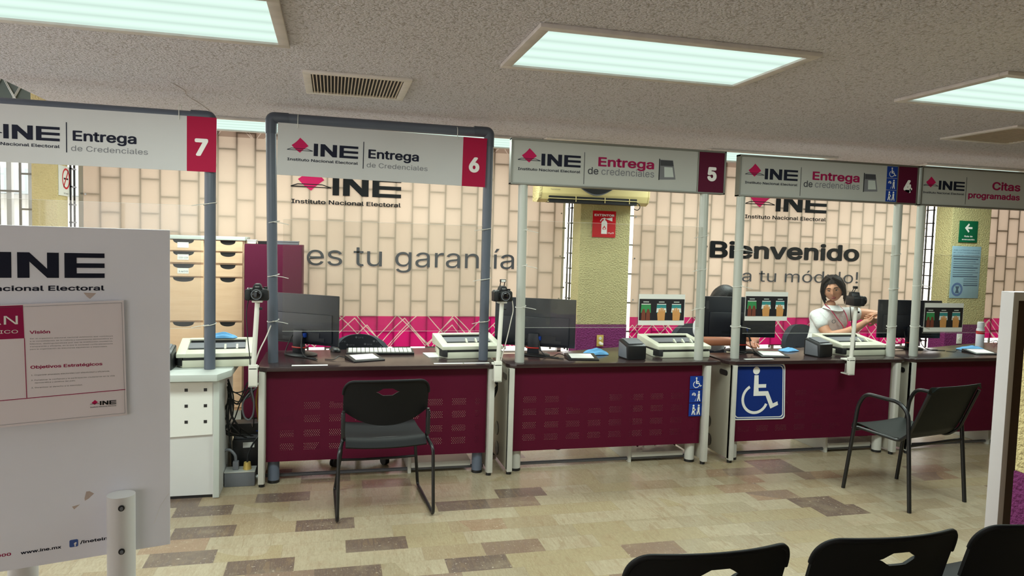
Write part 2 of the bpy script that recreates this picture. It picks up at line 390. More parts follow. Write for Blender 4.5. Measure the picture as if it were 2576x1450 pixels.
def struct(name, mb, m, parent=None, sm=False):
    o = part(name, mb, m, parent, sm)
    if parent is None: o['kind'] = 'structure'
    return o
def dup(root, loc, rz, label, group=None):
    r = root.copy(); COL.objects.link(r); r.location = loc; r.rotation_euler = (0, 0, rz); r['label'] = label
    if group: r['group'] = group
    for ch in list(root.children):
        c = ch.copy(); COL.objects.link(c); c.parent = r
        for gc in ch.children:
            d = gc.copy(); COL.objects.link(d); d.parent = c
    return r
# lettering: flat raised letters in the x-z plane, reading from -y
def text_bm(mb, s, x, z, h, w=None, bold=0., align='l', y=0., th=.0006):
    cu = bpy.data.curves.new('t', 'FONT'); cu.body = s; cu.size = 1; cu.resolution_u = 3; cu.fill_mode = 'FRONT'; cu.font = FONT or cu.font
    o = bpy.data.objects.new('t', cu); COL.objects.link(o); bpy.context.view_layer.update()
    me = bpy.data.meshes.new_from_object(o.evaluated_get(bpy.context.evaluated_depsgraph_get()))
    bpy.data.objects.remove(o); bpy.data.curves.remove(cu)
    xs = [v.co.x for v in me.vertices]; x0, x1 = min(xs), max(xs)
    k = h/CAP; kx = (w/(x1-x0)) if w else k
    sh = {'l': 0, 'c': -(x1-x0)*kx/2, 'r': -(x1-x0)*kx}[align]
    if w and bold > 0: kx = max(kx*.5, (w-2*bold*k)/(x1-x0))
    me.transform(Matrix(((kx, 0, 0, x-x0*kx+sh), (0, 0, -1, y), (0, k, 0, z), (0, 0, 0, 1))))
    mb.bm.from_mesh(me)
    if bold > 0:      # heavier strokes: the same letters laid again around their outline
        r_ = bold*k
        nq = 20 if h > .06 else 8
        for q in range(nq):
            c = me.copy(); a = 2*PI*q/nq; c.transform(Matrix.Translation((r_*math.cos(a)*min(1.3, max(.8, kx/k)), -.00002*(q+1), r_*math.sin(a)*.8))); mb.bm.from_mesh(c); bpy.data.meshes.remove(c)
    bpy.data.meshes.remove(me); return mb
CAP = .72
def sans():
    # the grotesque that ships with Blender, when it is there; else the built-in face
    import os
    try: return bpy.data.fonts.load(os.path.join(bpy.utils.resource_path('LOCAL'), 'datafiles', 'fonts', 'Inter.woff2'))
    except Exception: return None
FONT = sans()
def lettering(parent, s, x, z, h, m, w=None, bold=0., align='l', y=0., name='lettering'):
    return part(name, text_bm(MB(), s, x, z, h, w, bold, align, y), m, parent, sm=False)
def flat(parent, name, poly, y, m, th=.0008):
    return part(name, MB().prism(poly, 'y', y-th, y), m, parent, sm=False)
def ine_logo(parent, x, z, w, y, ink='navy_ink', pink='magenta', cap=True):
    """the institute's emblem and name: x left edge, z baseline of the small line, w full width, front face at y"""
    c = x+.172*w; em = []
    L = [(c, z+.335*w), (c+.118*w, z+.222*w), (c, z+.12*w), (c-.118*w, z+.222*w)]
    for i in range(4):
        a, b = L[i], L[(i+1) % 4]
        for k in range(6):
            t = k/6; s_ = .007*w*math.sin(PI*t)*(1 if i in (1, 3) else -1)
            nx, nz = (b[1]-a[1]), -(b[0]-a[0]); ln = math.hypot(nx, nz)
            q = .55 if i in (0, 1) else 1
            em.append((a[0]+(b[0]-a[0])*t+nx/ln*s_*q, a[1]+(b[1]-a[1])*t+nz/ln*s_*q))
    flat(parent, 'emblem', em, y, pink)
    b = MB(); yy = y-.0012
    o = [(c-.18*w, z+.155*w), (c-.12*w, z+.178*w), (c+.10*w, z+.178*w), (c+.18*w, z+.152*w)]
    for p, q in zip(o, o[1:]+o[:1]):
        dx, dz = q[0]-p[0], q[1]-p[1]; l_ = math.hypot(dx, dz); nx, nz = -dz/l_*.004*w, dx/l_*.004*w
        b.prism([(p[0]-nx, p[1]-nz), (q[0]-nx, q[1]-nz), (q[0]+nx, q[1]+nz), (p[0]+nx, p[1]+nz)], 'y', yy, y-.0008)
    part('emblem_line', b, ink, parent, sm=False)
    zb, zt = z+.085*w, z+.265*w; h = zt-zb
    flat(parent, 'lettering', [(x+.365*w, zb), (x+.425*w, zb), (x+.425*w, zt), (x+.365*w, zt)], y, ink)
    n0, n1, st = x+.46*w, x+.695*w, .062*w
    flat(parent, 'lettering', [(n0, zb), (n0+st, zb), (n0+st, zt-.42*h), (n1-st, zb), (n1, zb), (n1, zt), (n1-st, zt), (n1-st, zb+.42*h), (n0+st, zt), (n0, zt)], y, ink)
    e0, e1 = x+.73*w, x+w; q = h/5.2
    flat(parent, 'lettering', [(e0, zb), (e1, zb), (e1, zb+q), (e0+st, zb+q), (e0+st, zb+h/2-q/2), (e1, zb+h/2-q/2), (e1, zb+h/2+q/2), (e0+st, zb+h/2+q/2), (e0+st, zt-q), (e1, zt-q), (e1, zt), (e0, zt)], y, ink)
    if cap: lettering(parent, 'Instituto Nacional Electoral', x, z, .052*w, ink, w, .022, y=y-.0004)
# ------------------------------------------------------------------ the room
XL, XR, YF, YB = -4.6, 9.3, -4.0, 6.86
struct('floor', MB().box(XL-.2, XR+.2, YF-.2, YB+.2, -.12, 0), 'floor')
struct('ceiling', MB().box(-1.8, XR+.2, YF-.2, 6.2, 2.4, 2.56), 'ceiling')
crk = part('ceiling_crack', MB().tube(catmull([(-.875, 4.34, 2.4), (-.845, 4.56, 2.4), (-.862, 4.71, 2.4), (-.83, 4.99, 2.4), (-.81, 5.32, 2.4)], 4), [.0022+.0012*((k*7) % 3) for k in range(17)], 5, flat=.3), 'torn', [o for o in COL.objects if o.name == 'ceiling'][0], sm=False)
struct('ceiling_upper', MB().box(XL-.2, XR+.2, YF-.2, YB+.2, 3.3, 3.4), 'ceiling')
wb = MB().box(XL, XR, YB-.06, YB+.1, 0, .475); wb.box(-2.0, XR, YB-.02, YB+.1, 2.75, 3.3); wb.box(XL, XR, YB-.1, YB+.02, .465, .485)
struct('wall_back', wb, 'beige_wall')
wl = MB().box(XL-.16, XL, YF, YB+.1, 0, .5); wl.box(XL-.16, XL, YF, YB+.1, 2.9, 3.3); wl.box(XL-.16, XL, YF, 0, .5, 2.9)
struct('wall_left', wl, 'cream_wall')
struct('wall_right', MB().box(XR, XR+.16, YF, YB+.1, 0, 3.3), 'cream_wall')
wf = MB().box(XL, XR, YF-.16, YF, 0, .12); wf.box(XL, XR, YF-.16, YF, 2.75, 3.3); wf.box(-1.0, XR, YF-.16, YF, .12, 2.75)
struct('wall_front', wf, 'cream_wall')
struct('pavement', MB().box(-30, 40, 7.0, 40, -.3, -.14), 'ground')
# columns between the windows, cream above and purple below
def column(n, x0, x1, y0, y1, zt=3.3, m='olive_wall'):
    o = struct(n, MB().box(x0, x1, y0, y1, .815, zt, .006), m)
    struct('column_base', MB().box(x0-.002, x1+.002, y0-.002, y1, 0, .815, .004), 'purple_wall', o)
column('column_centre', 2.262, 2.767, 6.4, 6.62)
column('column_right', 6.53, 7.05, 6.4, 6.62)
column('column_left', -2.30, -2.115, 6.4, 6.62, 3.3, 'cream_wall')
o = struct('pillar', MB().box(2.362, 2.66, 1.74, 1.98, .815, 2.4, .004), 'cream_wall')
struct('column_base', MB().box(2.36, 2.662, 1.738, 1.982, 0, .815, .004), 'purple_wall', o)

# windows: pane, frame bars and the brick-pattern security grille outside the glass
def window(n, x0, x1, z0, z1, mull, y=YB):
    f = MB()
    for a in (x0, x1-.04): f.box(a, a+.04, y-.035, y+.025, z0, z1)
    f.box(x0, x1, y-.035, y+.025, z0, z0+.018); f.box(x0, x1, y-.035, y+.025, z1-.04, z1)
    for a in mull: f.box(a-.018, a+.018, y-.03, y+.02, z0, z1)
    o = struct(n, f, 'alu')
    struct('window_pane', MB().box(x0+.02, x1-.02, y-.003, y+.003, z0+.02, z1-.02), 'glass', o)
    return o
GX0, GW, GH, GZ = -1.753, .1545, .294, 1.586
def grille(parent, x0, x1, z0, z1, y, name='security_grille'):
    g = MB(); i0 = int(math.ceil((x0-GX0)/GW)); i1 = int(math.floor((x1-GX0)/GW)); r = .0078
    for i in range(i0-1, i1+1):
        a, b = GX0+i*GW, GX0+(i+1)*GW; a2, b2 = max(a, x0), min(b, x1)
        if a >= x0: g.box(a-r, a+r, y-r, y+r, z0, z1)
        z = GZ-GH*8 + (0 if i % 2 == 0 else GH/2)
        while z < z1:
            if z > z0 and b2-a2 > .02: g.box(a2, b2, y-r*.9, y+r*.9, z-r, z+r)
            z += GH
    return part(name, g, 'alu_dark', parent, sm=False)
w1 = window('window_1', -2.1, 2.25, .485, 2.75, (.16, 1.25)); grille(w1, -2.06, 2.235, .53, 2.75, 6.7435)
w2_ = window('window_2', 2.78, 6.52, .485, 2.75, (4.68, )); grille(w2_, 2.79, 6.5, .53, 2.75, 6.7435)
w3 = window('window_3', 7.06, 9.25, .485, 2.75, (8.2, )); grille(w3, 7.06, 9.2, .53, 2.75, 6.7435)
w4 = window('window_4', XL+.02, -2.32, .485, 3.28, (-2.62, -2.46, -3.3)); grille(w4, XL, -2.33, .53, 2.6, 6.80)
part('upper_pane', MB().box(XL, -2.33, 6.81, 6.822, 2.56, 3.28), 'dark_glass', w4, sm=False)
zz = MB(); x = -3.6
for q in range(8):
    for dx in (0, .18):
        a, b = (x+q*.17+dx, 2.62), (x+q*.17+dx+.10, 2.82)
        zz.tube([(a[0], 6.80, a[1]), (b[0], 6.80, b[1]), (b[0]+.10, 6.80, a[1])], .006, 6)
part('window_trim', zz, 'alu', w4, sm=False)
# ladder-like side returns of the grilles beside the columns
for xx, nm in ((2.255, w1), (6.515, w2_), (-2.318, w4), (-2.10, w1)):
    l = MB(); l.box(xx-.006, xx+.006, 6.63, 6.645, .53, 2.75); l.box(xx-.006, xx+.006, 6.72, 6.735, .53, 2.75)
    z = .6
    while z < 2.7: l.box(xx-.012, xx+.012, 6.63, 6.735, z, z+.012); z += .147
    part('grille_return', l, 'black_metal', nm, sm=False)
# window in the left wall and an unseen rear window added as daylight fill
f = MB()
for a in (0., 2.2, 4.4, 6.76): f.box(XL-.1, XL-.04, a, a+.06, .5, 2.9)
f.box(XL-.1, XL-.04, 0, 6.82, .5, .56); f.box(XL-.1, XL-.04, 0, 6.82, 2.84, 2.9)
o = struct('window_5', f, 'alu'); struct('window_pane', MB().box(XL-.075, XL-.07, .02, 6.8, .52, 2.88), 'glass', o)
f = MB()
for k in range(4): f.box(XL+k*1.18, XL+k*1.18+.06, YF-.1, YF-.04, .12, 2.75)
f.box(XL, -1.0, YF-.1, YF-.04, .12, .2); f.box(XL, -1.0, YF-.1, YF-.04, 2.68, 2.75)
o = struct('window_fill', f, 'alu'); struct('window_pane', MB().box(XL, -1.0, YF-.075, YF-.07, .15, 2.72), 'glass', o)
# pale building across the street, seen through the left window
bd = thing('building', 'pale building with balcony bands outside the left window', 'building', (-8, 15, 0))
part('wall', MB().box(-6, 4.6, 0, 3, -.15, 9), 'facade', bd, sm=False)
for k in range(5): part('balcony', MB().box(-6, 4.4, -.35, 0, .9+1.3*k, 1.35+1.3*k), 'facade_dark', bd, sm=False)

# printed banners hung over the windows
def banner(x0, x1, zb, ph, label, sag=.0):
    t = thing('window_banner', label, 'banner', (0, 6.735, 0))
    def fn(u, v):
        x = x0+(x1-x0)*u; z = zb+(2.74-zb)*v
        return (x, -.003+.0015*math.sin(x*2.1)*math.sin(z*1.7)+.001*math.sin(x*5+z), z + (sag*math.sin(PI*u)*(1-v) if v < .3 else 0))
    part('sheet', MB().surf(fn, 60, 24), mk_banner(ph), t)
    g = MB(); xx = x0+.02
    for x_ in (x0+.02, x1-.02):
        z = zb+.05
        while z < 2.7: g.cyl((x_, -.022, z), (x_, -.015, z), .008, n=12); z += .42
    part('eyelet', g, 'steel', t)
    return t
b1 = banner(-2.035, 2.195, .565, .1, 'cream banner reading es tu garantía over the window behind counters 6 and 7')
Y_ = -.014
ine_logo(b1, -.362, 1.872, .972, Y_, 'black_ink', 'magenta')
lettering(b1, 'es tu garantía', -.225, 1.318, .262, 'dark_grey_ink', 1.935, .0, y=Y_, name='slogan_lettering')
b2 = banner(2.945, 6.50, .56, .8, 'cream banner reading Bienvenido a tu módulo behind counters 4 and 5')
ine_logo(b2, 4.20, 1.905, .985, Y_, 'black_ink', 'magenta')
lettering(b2, '¡Bienvenido', 3.72, 1.487, .225, 'black_ink', 1.925, .035, y=Y_, name='slogan_lettering')
lettering(b2, 'a tu módulo!', 4.20, 1.237, .175, 'dark_grey_ink', 1.44, .0, y=Y_, name='slogan_lettering')
b3 = banner(7.14, 9.2, .62, .45, 'cream banner with pink zigzag border right of the evacuation route column')

# ------------------------------------------------------------------ ceiling fittings
def lamp(x0, y0, label, x1=None, d=.67):
    x1 = x1 or x0+1.225
    t = thing('ceiling_light', label, 'ceiling light', ((x0+x1)/2, y0+d/2, 2.4), 0, 'fluorescent troffers in the plaster ceiling')
    wx, wy, b = (x1-x0)/2, d/2, .045
    f = MB()
    f.box(-wx, wx, -wy, -wy+b, -.018, .0, .004); f.box(-wx, wx, wy-b, wy, -.018, 0, .004)
    f.box(-wx, -wx+b, -wy+b, wy-b, -.018, 0, .004); f.box(wx-b, wx, -wy+b, wy-b, -.018, 0, .004)
    part('frame', f, 'lamp_frame', t)
    part('diffuser', MB().box(-wx+b, wx-b, -wy+b, wy-b, -.008, -.001), 'lamp', t, sm=False)
    ld = bpy.data.lights.new('tubes', 'AREA'); ld.shape = 'RECTANGLE'; ld.size = 2*(wx-b); ld.size_y = 2*(wy-b); ld.energy = LAMP_W; ld.color = (.86, 1, .92)
    lo = bpy.data.objects.new('tubes', ld); COL.objects.link(lo); lo.parent = t; lo.location = (0, 0, -.0195)
lamp(-1.415, 2.63, 'large ceiling light cut off at the top left of the photo')
lamp(.745, 2.63, 'whole ceiling light panel above the front of counter 5')
lamp(2.90, 2.6, 'ceiling light at the right edge, in front of counter 4')
lamp(-1.42, 5.42, 'ceiling light behind the top of sign 7, next to the windows', d=.65)
lamp(.36, 5.45, 'ceiling light seen between signs 6 and 5, next to the windows', 1.585, d=.65)
lamp(3.02, 5.38, 'ceiling light above sign 4, next to the windows', d=.65)
lamp(5.17, 5.38, 'ceiling light above the Citas sign, next to the windows', d=.65)
def vent(x0, x1, y0, y1, label, n, alongx=False):
    t = thing('ceiling_vent', label, 'air vent', ((x0+x1)/2, (y0+y1)/2, 2.4), 0, 'air vents in the plaster ceiling')
    wx, wy, b = (x1-x0)/2, (y1-y0)/2, .04
    f = MB(); f.box(-wx, wx, -wy, -wy+b, -.014, 0, .003); f.box(-wx, wx, wy-b, wy, -.014, 0, .003)
    f.box(-wx, -wx+b, -wy+b, wy-b, -.014, 0, .003); f.box(wx-b, wx, -wy+b, wy-b, -.014, 0, .003)
    part('frame', f, 'vent_paint', t)
    part('duct_backing', MB().box(-wx+b, wx-b, -wy+b, wy-b, -.003, -.001), 'dark_void', t, sm=False)
    for k in range(n):
        s = MB()
        if alongx: a = -wy+b+(k+.5)*(2*wy-2*b)/n; s.box(-wx+b, wx-b, a-.004, a+.004, -.013, -.003)
        else: a = -wx+b+(k+.5)*(2*wx-2*b)/n; s.box(a-.0028, a+.0028, -wy+b, wy-b, -.013, -.003)
        part('slat', s, 'vent_slat', t, sm=False)
vent(-.158, .388, 3.745, 4.30, 'square ceiling vent left of the middle, above sign 6', 26)
vent(4.14, 4.72, 3.62, 4.21, 'ceiling vent at the right edge above sign 4', 16, True)
vent(1.60, 2.07, 5.37, 5.62, 'narrow dark ceiling vent just above sign 5', 8, True)

# split air conditioner over the centre column
t = thing('air_conditioner', 'yellowed wall air conditioner above the extinguisher sign', 'air conditioner', (2.33, 6.4, 2.05))
prof = [(0, -.09), (-.14, -.1), (-.19, -.075), (-.215, -.02), (-.22, .08), (-.2, .17), (-.13, .2), (0, .2)]
part('body', MB().prism(prof, 'x', -.52, .52, .006), 'ac_yellow', t)
part('side_cap', MB().prism([(v[0]*1.01, v[1]*1.005) for v in prof], 'x', -.545, -.515, .006), 'cream_wall', t)
part('side_cap', MB().prism([(v[0]*1.01, v[1]*1.005) for v in prof], 'x', .515, .53, .004), 'ac_yellow', t)
part('air_outlet', MB().box(-.45, .40, -.216, -.10, -.088, -.03, mw=Matrix.Translation((0, -.006, -.012))), 'dark_void', t, sm=False)
for k, z in enumerate((-.068, -.098)): part('louver', MB().box(-.46, .41, -.232+.02*k, -.218+.02*k, z, z+.006), 'ac_yellow', t, sm=False)
for x in (-.2, .08, .32): part('vane', MB().box(x, x+.006, -.228, -.2, -.09, -.04), 'ac_yellow', t, sm=False)
ar = [(-.15+.30*k/12, .035-.05*math.sin(PI*k/12)) for k in range(13)]
part('display_trim', MB().prism([(-.16, .042)]+[(-.155+.31*k/12, .035-.062*math.sin(PI*k/12)) for k in range(13)]+[(.16, .042)], 'y', -.226, -.2), 'box_grey', t, sm=False)
part('display', MB().prism(ar, 'y', -.2285, -.2), 'dark_void', t, sm=False)
lettering(t, 'Westinghouse', -.44, .012, .014, 'grey_ink', y=-.2225)
part('cable', MB().tube(catmull([(.40, -.2, -.07), (.43, -.21, -.09), (.44, -.2, -.12), (.42, -.19, -.14), (.39, -.18, -.13)]), .004, 6), 'cable_black', t)

# ------------------------------------------------------------------ signs on the columns
def flatsign(label, cat, name, x, y, z, w, h, m, rz=0, th=.008):
    t = thing(name, label, cat, (x, y, z), rz); part('plate', MB().box(-w/2, w/2, -th, 0, -h/2, h/2, .002), m, t); return t
def ring(cx, cz, ro, ri, n=28, a0=0, a1=360):
    A = [(cx+ro*math.cos(math.radians(a0+(a1-a0)*k/n)), cz+ro*math.sin(math.radians(a0+(a1-a0)*k/n))) for k in range(n+1)]
    B = [(cx+ri*math.cos(math.radians(a0+(a1-a0)*k/n)), cz+ri*math.sin(math.radians(a0+(a1-a0)*k/n))) for k in range(n+1)]
    return A+B[::-1]
def arc_mb(b, y, cx, cz, ro, ri, a0, a1, n=24):
    P = lambda r, a: (cx+r*math.cos(math.radians(a)), cz+r*math.sin(math.radians(a)))
    for k in range(n):
        p, q = a0+(a1-a0)*k/n, a0+(a1-a0)*(k+1)/n
        b.prism([P(ri, p), P(ro, p), P(ro, q), P(ri, q)], 'y', y, y-.0008)
def circ(cx, cz, r, n=20): return [(cx+r*math.cos(2*PI*k/n), cz+r*math.sin(2*PI*k/n)) for k in range(n)]
t = flatsign('red square EXTINTOR sign with white extinguisher on the column', 'sign', 'extinguisher_sign', 2.499, 6.40, 1.775, .232, .25, 'sign_red')
lettering(t, 'EXTINTOR', 0, .075, .026, 'white_ink', .20, .04, 'c', y=-.0085)
e = [(-.029, -.095), (.029, -.095), (.029, .015), (.022, .03), (.008, .038), (.008, .045), (.012, .048), (.012, .062), (-.012, .062), (-.012, .052), (-.03, .046), (-.042, .03), (-.05, .034), (-.035, .055), (-.012, .06), (-.008, .038), (-.022, .03), (-.029, .015)]
b = MB(); b.prism([(-.029, -.092), (.029, -.092), (.029, .012), (.02, .03), (.008, .037), (.008, .06), (-.008, .06), (-.008, .037), (-.02, .03), (-.029, .012)], 'y', -.0085, -.0093)
b.prism([(-.008, .058), (-.008, .05), (-.025, .044), (-.038, .024), (-.045, .028), (-.03, .052)], 'y', -.0085, -.0093)
b.prism([(.008, .052), (.024, .046), (.08, .028), (.08, .066), (.024, .054), (.008, .056)], 'y', -.0085, -.0093)
part('pictogram', b, 'white_ink', t, sm=False)
b = MB(); b.prism([(-.014, -.052), (.014, -.052), (.018, -.04), (.011, -.03), (.004, -.018), (.0, -.012), (-.004, -.022), (-.012, -.03), (-.018, -.04)], 'y', -.0095, -.0102); part('flame', b, 'sign_red', t, sm=False)
part('flame_core', MB().prism([(-.01, -.049), (.01, -.049), (.008, -.038), (0, -.03), (-.008, -.038)], 'y', -.0103, -.0108), 'white_ink', t, sm=False)
lettering(t, 'H₂O', .04, -.088, .018, 'white_ink', .06, .02, y=-.0085)
t = flatsign('green Ruta de evacuación sign with white left arrow', 'sign', 'evacuation_sign', 6.745, 6.40, 1.84, .242, .235, 'sign_green', th=.012)
b = MB(); b.prism([(-.055, .04), (-.005, .09), (.008, .076), (-.016, .051), (.045, .051), (.045, .03), (-.016, .03), (.008, .004), (-.005, -.010)], 'y', -.0125, -.0133); part('arrow', b, 'white_ink', t, sm=False)
lettering(t, 'Ruta de', 0, -.058, .022, 'white_ink', .11, .03, 'c', y=-.0125); lettering(t, 'evacuación', 0, -.092, .02, 'white_ink', .17, .03, 'c', y=-.0125)
t = flatsign('blue privacy notice poster below the green evacuation sign', 'poster', 'notice_poster', 6.745, 6.40, 1.395, .385, .57, 'poster_blue', th=.006)
for k, s_ in enumerate(('PARA LA ATENCIÓN CIUDADANA', 'DE LOS DATOS PERSONALES DE', 'REGISTRO DEL PADRÓN ELECTORAL')): lettering(t, s_, 0, .235-.028*k, .018, 'poster_ink', .35, 0, 'c', y=-.0064)
b = MB(); b.box(-.18, .18, -.0072, -.006, .168, .174); part('rule', b, 'poster_ink', t, sm=False)
for k in range(13):
    z = .14-.024*k; ww = (.33, .30, .34, .27)[k % 4]
    part('text_line', MB().box(-.17 if k < 9 else -.02, (-.17+ww if k < 9 else .17), -.007, -.006, z, z+.005 + (.006 if k % 4 == 0 else 0)), 'poster_ink', t, sm=False)
b = MB(); arc_mb(b, -.0062, -.10, -.19, .075, .05, 0, 360); part('printed_eye', b, 'poster_blue_dark', t, sm=False)
part('printed_keyhole', MB().prism([(-.125, -.23), (-.07, -.23), (-.085, -.19), (-.07, -.155), (-.125, -.155), (-.11, -.19)], 'y', -.006, -.0068), 'poster_ink', t, sm=False)
t = thing('no_smoking_sign', 'white no smoking sign with red ring on the left column side', 'sign', (-2.114, 6.55, 1.965), PI/2)
part('plate', MB().box(-.145, .145, -.008, 0, -.12, .12, .002), 'paper', t)
b = MB(); arc_mb(b, -.0085, 0, .02, .085, .07, 0, 360); b.prism([(-.06, -.045), (-.05, -.055), (.06, .085), (.05, .095)], 'y', -.0085, -.0093); part('prohibition_ring', b, 'sign_red', t, sm=False)
part('cigarette', MB().box(-.05, .05, -.0083, -.008, .012, .026), 'black_ink', t, sm=False)
lettering(t, 'No fumar', 0, -.105, .018, 'black_ink', .10, 0, 'c', y=-.0085)
t = thing('power_outlet', 'yellowed electrical outlet low on the purple column base', 'outlet', (2.50, 6.396, .66))
part('cover_plate', MB().box(-.034, .034, -.008, 0, -.055, .055, .003), 'outlet', t)
for dz in (.024, -.022):
    s_ = part('socket', MB().cyl((0, -.011, dz), (0, -.006, dz), .014), 'paper', t)
    part('slot', MB().box(-.007, -.004, -.0118, -.0105, dz-.004, dz+.006).box(.004, .007, -.0118, -.0105, dz-.004, dz+.006), 'black_plastic', s_, sm=False)
part('plug', MB().box(-.006, .022, -.04, -.011, -.038, -.018, .004), 'bracket_white', t)
t = thing('power_outlet', 'white outlet on the purple column behind the spray can', 'outlet', (6.72, 6.396, .66))
part('cover_plate', MB().box(-.034, .034, -.008, 0, -.055, .055, .003), 'paper', t); part('socket', MB().cyl((0, -.011, .0), (0, -.006, .0), .016), 'bracket_white', t)
# ------------------------------------------------------------------ service desks
DT = .758
def desk(n, x0, x1, label, lx0=None, right_post=True, left_holes=True, legm='leg_white', backL=5.05, backR=5.42, topx=None):
    cx = (x0+x1)/2; hw = (x1-x0)/2
    t = thing('service_desk', label, 'desk', (cx, 4.61, 0), 0, 'maroon service desks in a row')
    a, b = (topx[0]-cx, topx[1]-cx) if topx else (-hw-.01, hw+.03)
    P = [(a+.06, -.012)] + [(b-.06, -.012), (b-.015, .005), (b, .05), (b, backR-4.61-.1), (b-.04, backR-4.61)]
    for k in range(13):
        u = k/12; s = u*u*(3-2*u); P.append((b-.06-(b-a-.14)*u, (backR-4.61)+(backL-backR)*s))
    P += [(a, backL-4.61-.06), (a, .05), (a+.015, .005)]
    part('desktop', MB().prism(P, 'z', DT-.026, DT, .004), 'desk_top', t)
    for s in (-1, 1):
        xs = s*hw
        q = part('side_panel', MB().box(min(xs, xs-s*.028), max(xs, xs-s*.028), .0, .52, .03, DT-.027, .003), 'side_grey', t)
        pr = [(xs-s*.0, -.012), (xs-s*.034, -.012), (xs-s*.04, .004), (xs-s*.04, .03), (xs, .03)]
        part('edge_profile', MB().prism(pr, 'z', .022, DT-.03, .003), 'leg_white', q)
        part('glide', MB().cyl((xs-s*.02, .02, 0), (xs-s*.02, .02, .03), .018), 'black_plastic', q)
        part('glide', MB().cyl((xs-s*.02, .48, 0), (xs-s*.02, .48, .03), .018), 'black_plastic', q)
        for (yy, zc) in ((.30, .10), (.32, .24)) if s < 0 else ():
            part('grommet', MB().prism([(yy+.05*math.cos(2*PI*k/20), zc+.05*math.sin(2*PI*k/20)) for k in range(20)], 'x', xs-.004, xs+.001), 'black_plastic', q)
        if s < 0: part('grip_slot', MB().prism([(.12+u, .655+v) for u, v in rrect(.11, .04, .018)], 'x', xs-.003, xs+.001), 'black_plastic', q)
    part('front_panel', MB().box(-hw+.042, hw-.042, .045, .048, .147, DT-.027), 'perf', t, sm=False)
    for xs, mm in ((-hw+.085, legm), (hw-.085, legm)):
        part('leg', MB().cyl((xs, .10, .018), (xs, .10, .40), .036), mm, t)
        part('glide', MB().cyl((xs, .10, 0), (xs, .10, .018), .037), 'black_plastic', t)
    part('floor_bar', MB().tube([(-hw+.03, .16, .024), (hw-.03, .16, .024)], .012, 12), 'box_grey', t)
    part('support_panel', MB().box(.195, .217, .13, .56, .0, .56, .003), 'leg_white', t)
    part('computer_shelf', MB().box(.217, hw-.125, .12, .52, .04, .075, .003), 'leg_white', t)
    return t
d6 = desk(6, -.432, 1.062, 'maroon desk of counter 6 with the black chair in front', legm='leg_blue', backL=5.3, backR=5.38)
d5 = desk(5, 1.163, 2.662, 'maroon desk of counter 5 with the small blue pictogram strip at its right', topx=(1.15, 2.76))
d4 = desk(4, 2.842, 4.30, 'maroon desk of counter 4 with the large wheelchair sticker', backL=5.0, backR=5.3, topx=(2.80, 4.36))
d3 = desk(3, 4.41, 5.90, 'maroon desk at the right, partly behind the white framed partition', backL=5.05, backR=5.45, topx=(4.38, 6.35))

# white desk of counter 7
t = thing('reception_desk', 'white desk of counter 7 at the left, with a six square plate', 'desk', (-.64, 4.48, 0))
part('desktop', MB().prism([(-1.5, -.07), (.0, -.09), (.06, .06), (.06, .62), (-1.5, .62)], 'z', .718, .758, .004), 'cabinet_grey', t)
part('front_panel', MB().box(-1.5, -.035, 0, .02, .02, .716), 'desk7_white', t)
part('side_panel', MB().box(-.035, 0, -.012, .60, .0, .716, .004), 'desk7_white', t)
part('edge_profile', MB().box(-.03, .003, -.02, -.010, .005, .716, .003), 'cabinet_grey', t)
part('plinth', MB().box(-1.5, -.035, .01, .58, 0, .022), 'black_plastic', t)
pl = part('plate', MB().prism([(-.50, .368), (-.035, .372+.015), (-.035, .70), (-.50, .70)], 'y', -.012, -.0005), 'paper', t)
for ix in (-.075, -.18, -.285, -.39):
    for iz in (.465, .56, .655): part('square_hole', MB().box(ix-.009, ix+.009, -.0135, -.011, iz-.009, iz+.009), 'black_plastic', pl, sm=False)

# ------------------------------------------------------------------ sign frames and signs
def pipe_frame(x0, x1, y, zt, label, skew=.0, r=.032):
    t = thing('pipe_frame', label, 'sign frame', (x0, y, DT), 0, 'grey pipe frames')
    w_ = x1-x0; h = zt-DT-r
    part('post', MB().cyl((0, 0, 0), (skew, 0, h-.09), r, n=28), 'pvc', t)
    part('post', MB().cyl((w_, 0, 0), (w_+.0, 0, h-.09), r, n=28), 'pvc', t)
    part('top_bar', MB().cyl((skew+.09, 0, h), (w_-.09, 0, h-.004), r, n=28), 'pvc', t)
    for xa, s in ((skew, 1), (w_, -1)):
        part('elbow', MB().tube([(xa, 0, h-.10), (xa, 0, h-.045), (xa, 0, h), (xa+s*.05, 0, h), (xa+s*.105, 0, h)], r+.0035, 28, .05), 'pvc_joint', t)
    return t
pipe_frame(-.362, 1.02, 4.80, 2.348, 'grey plastic pipe frame carrying sign 6', -.024)
pipe_frame(-2.06, -.71, 4.585, 2.293, 'grey plastic pipe frame carrying sign 7 at the left', 0)

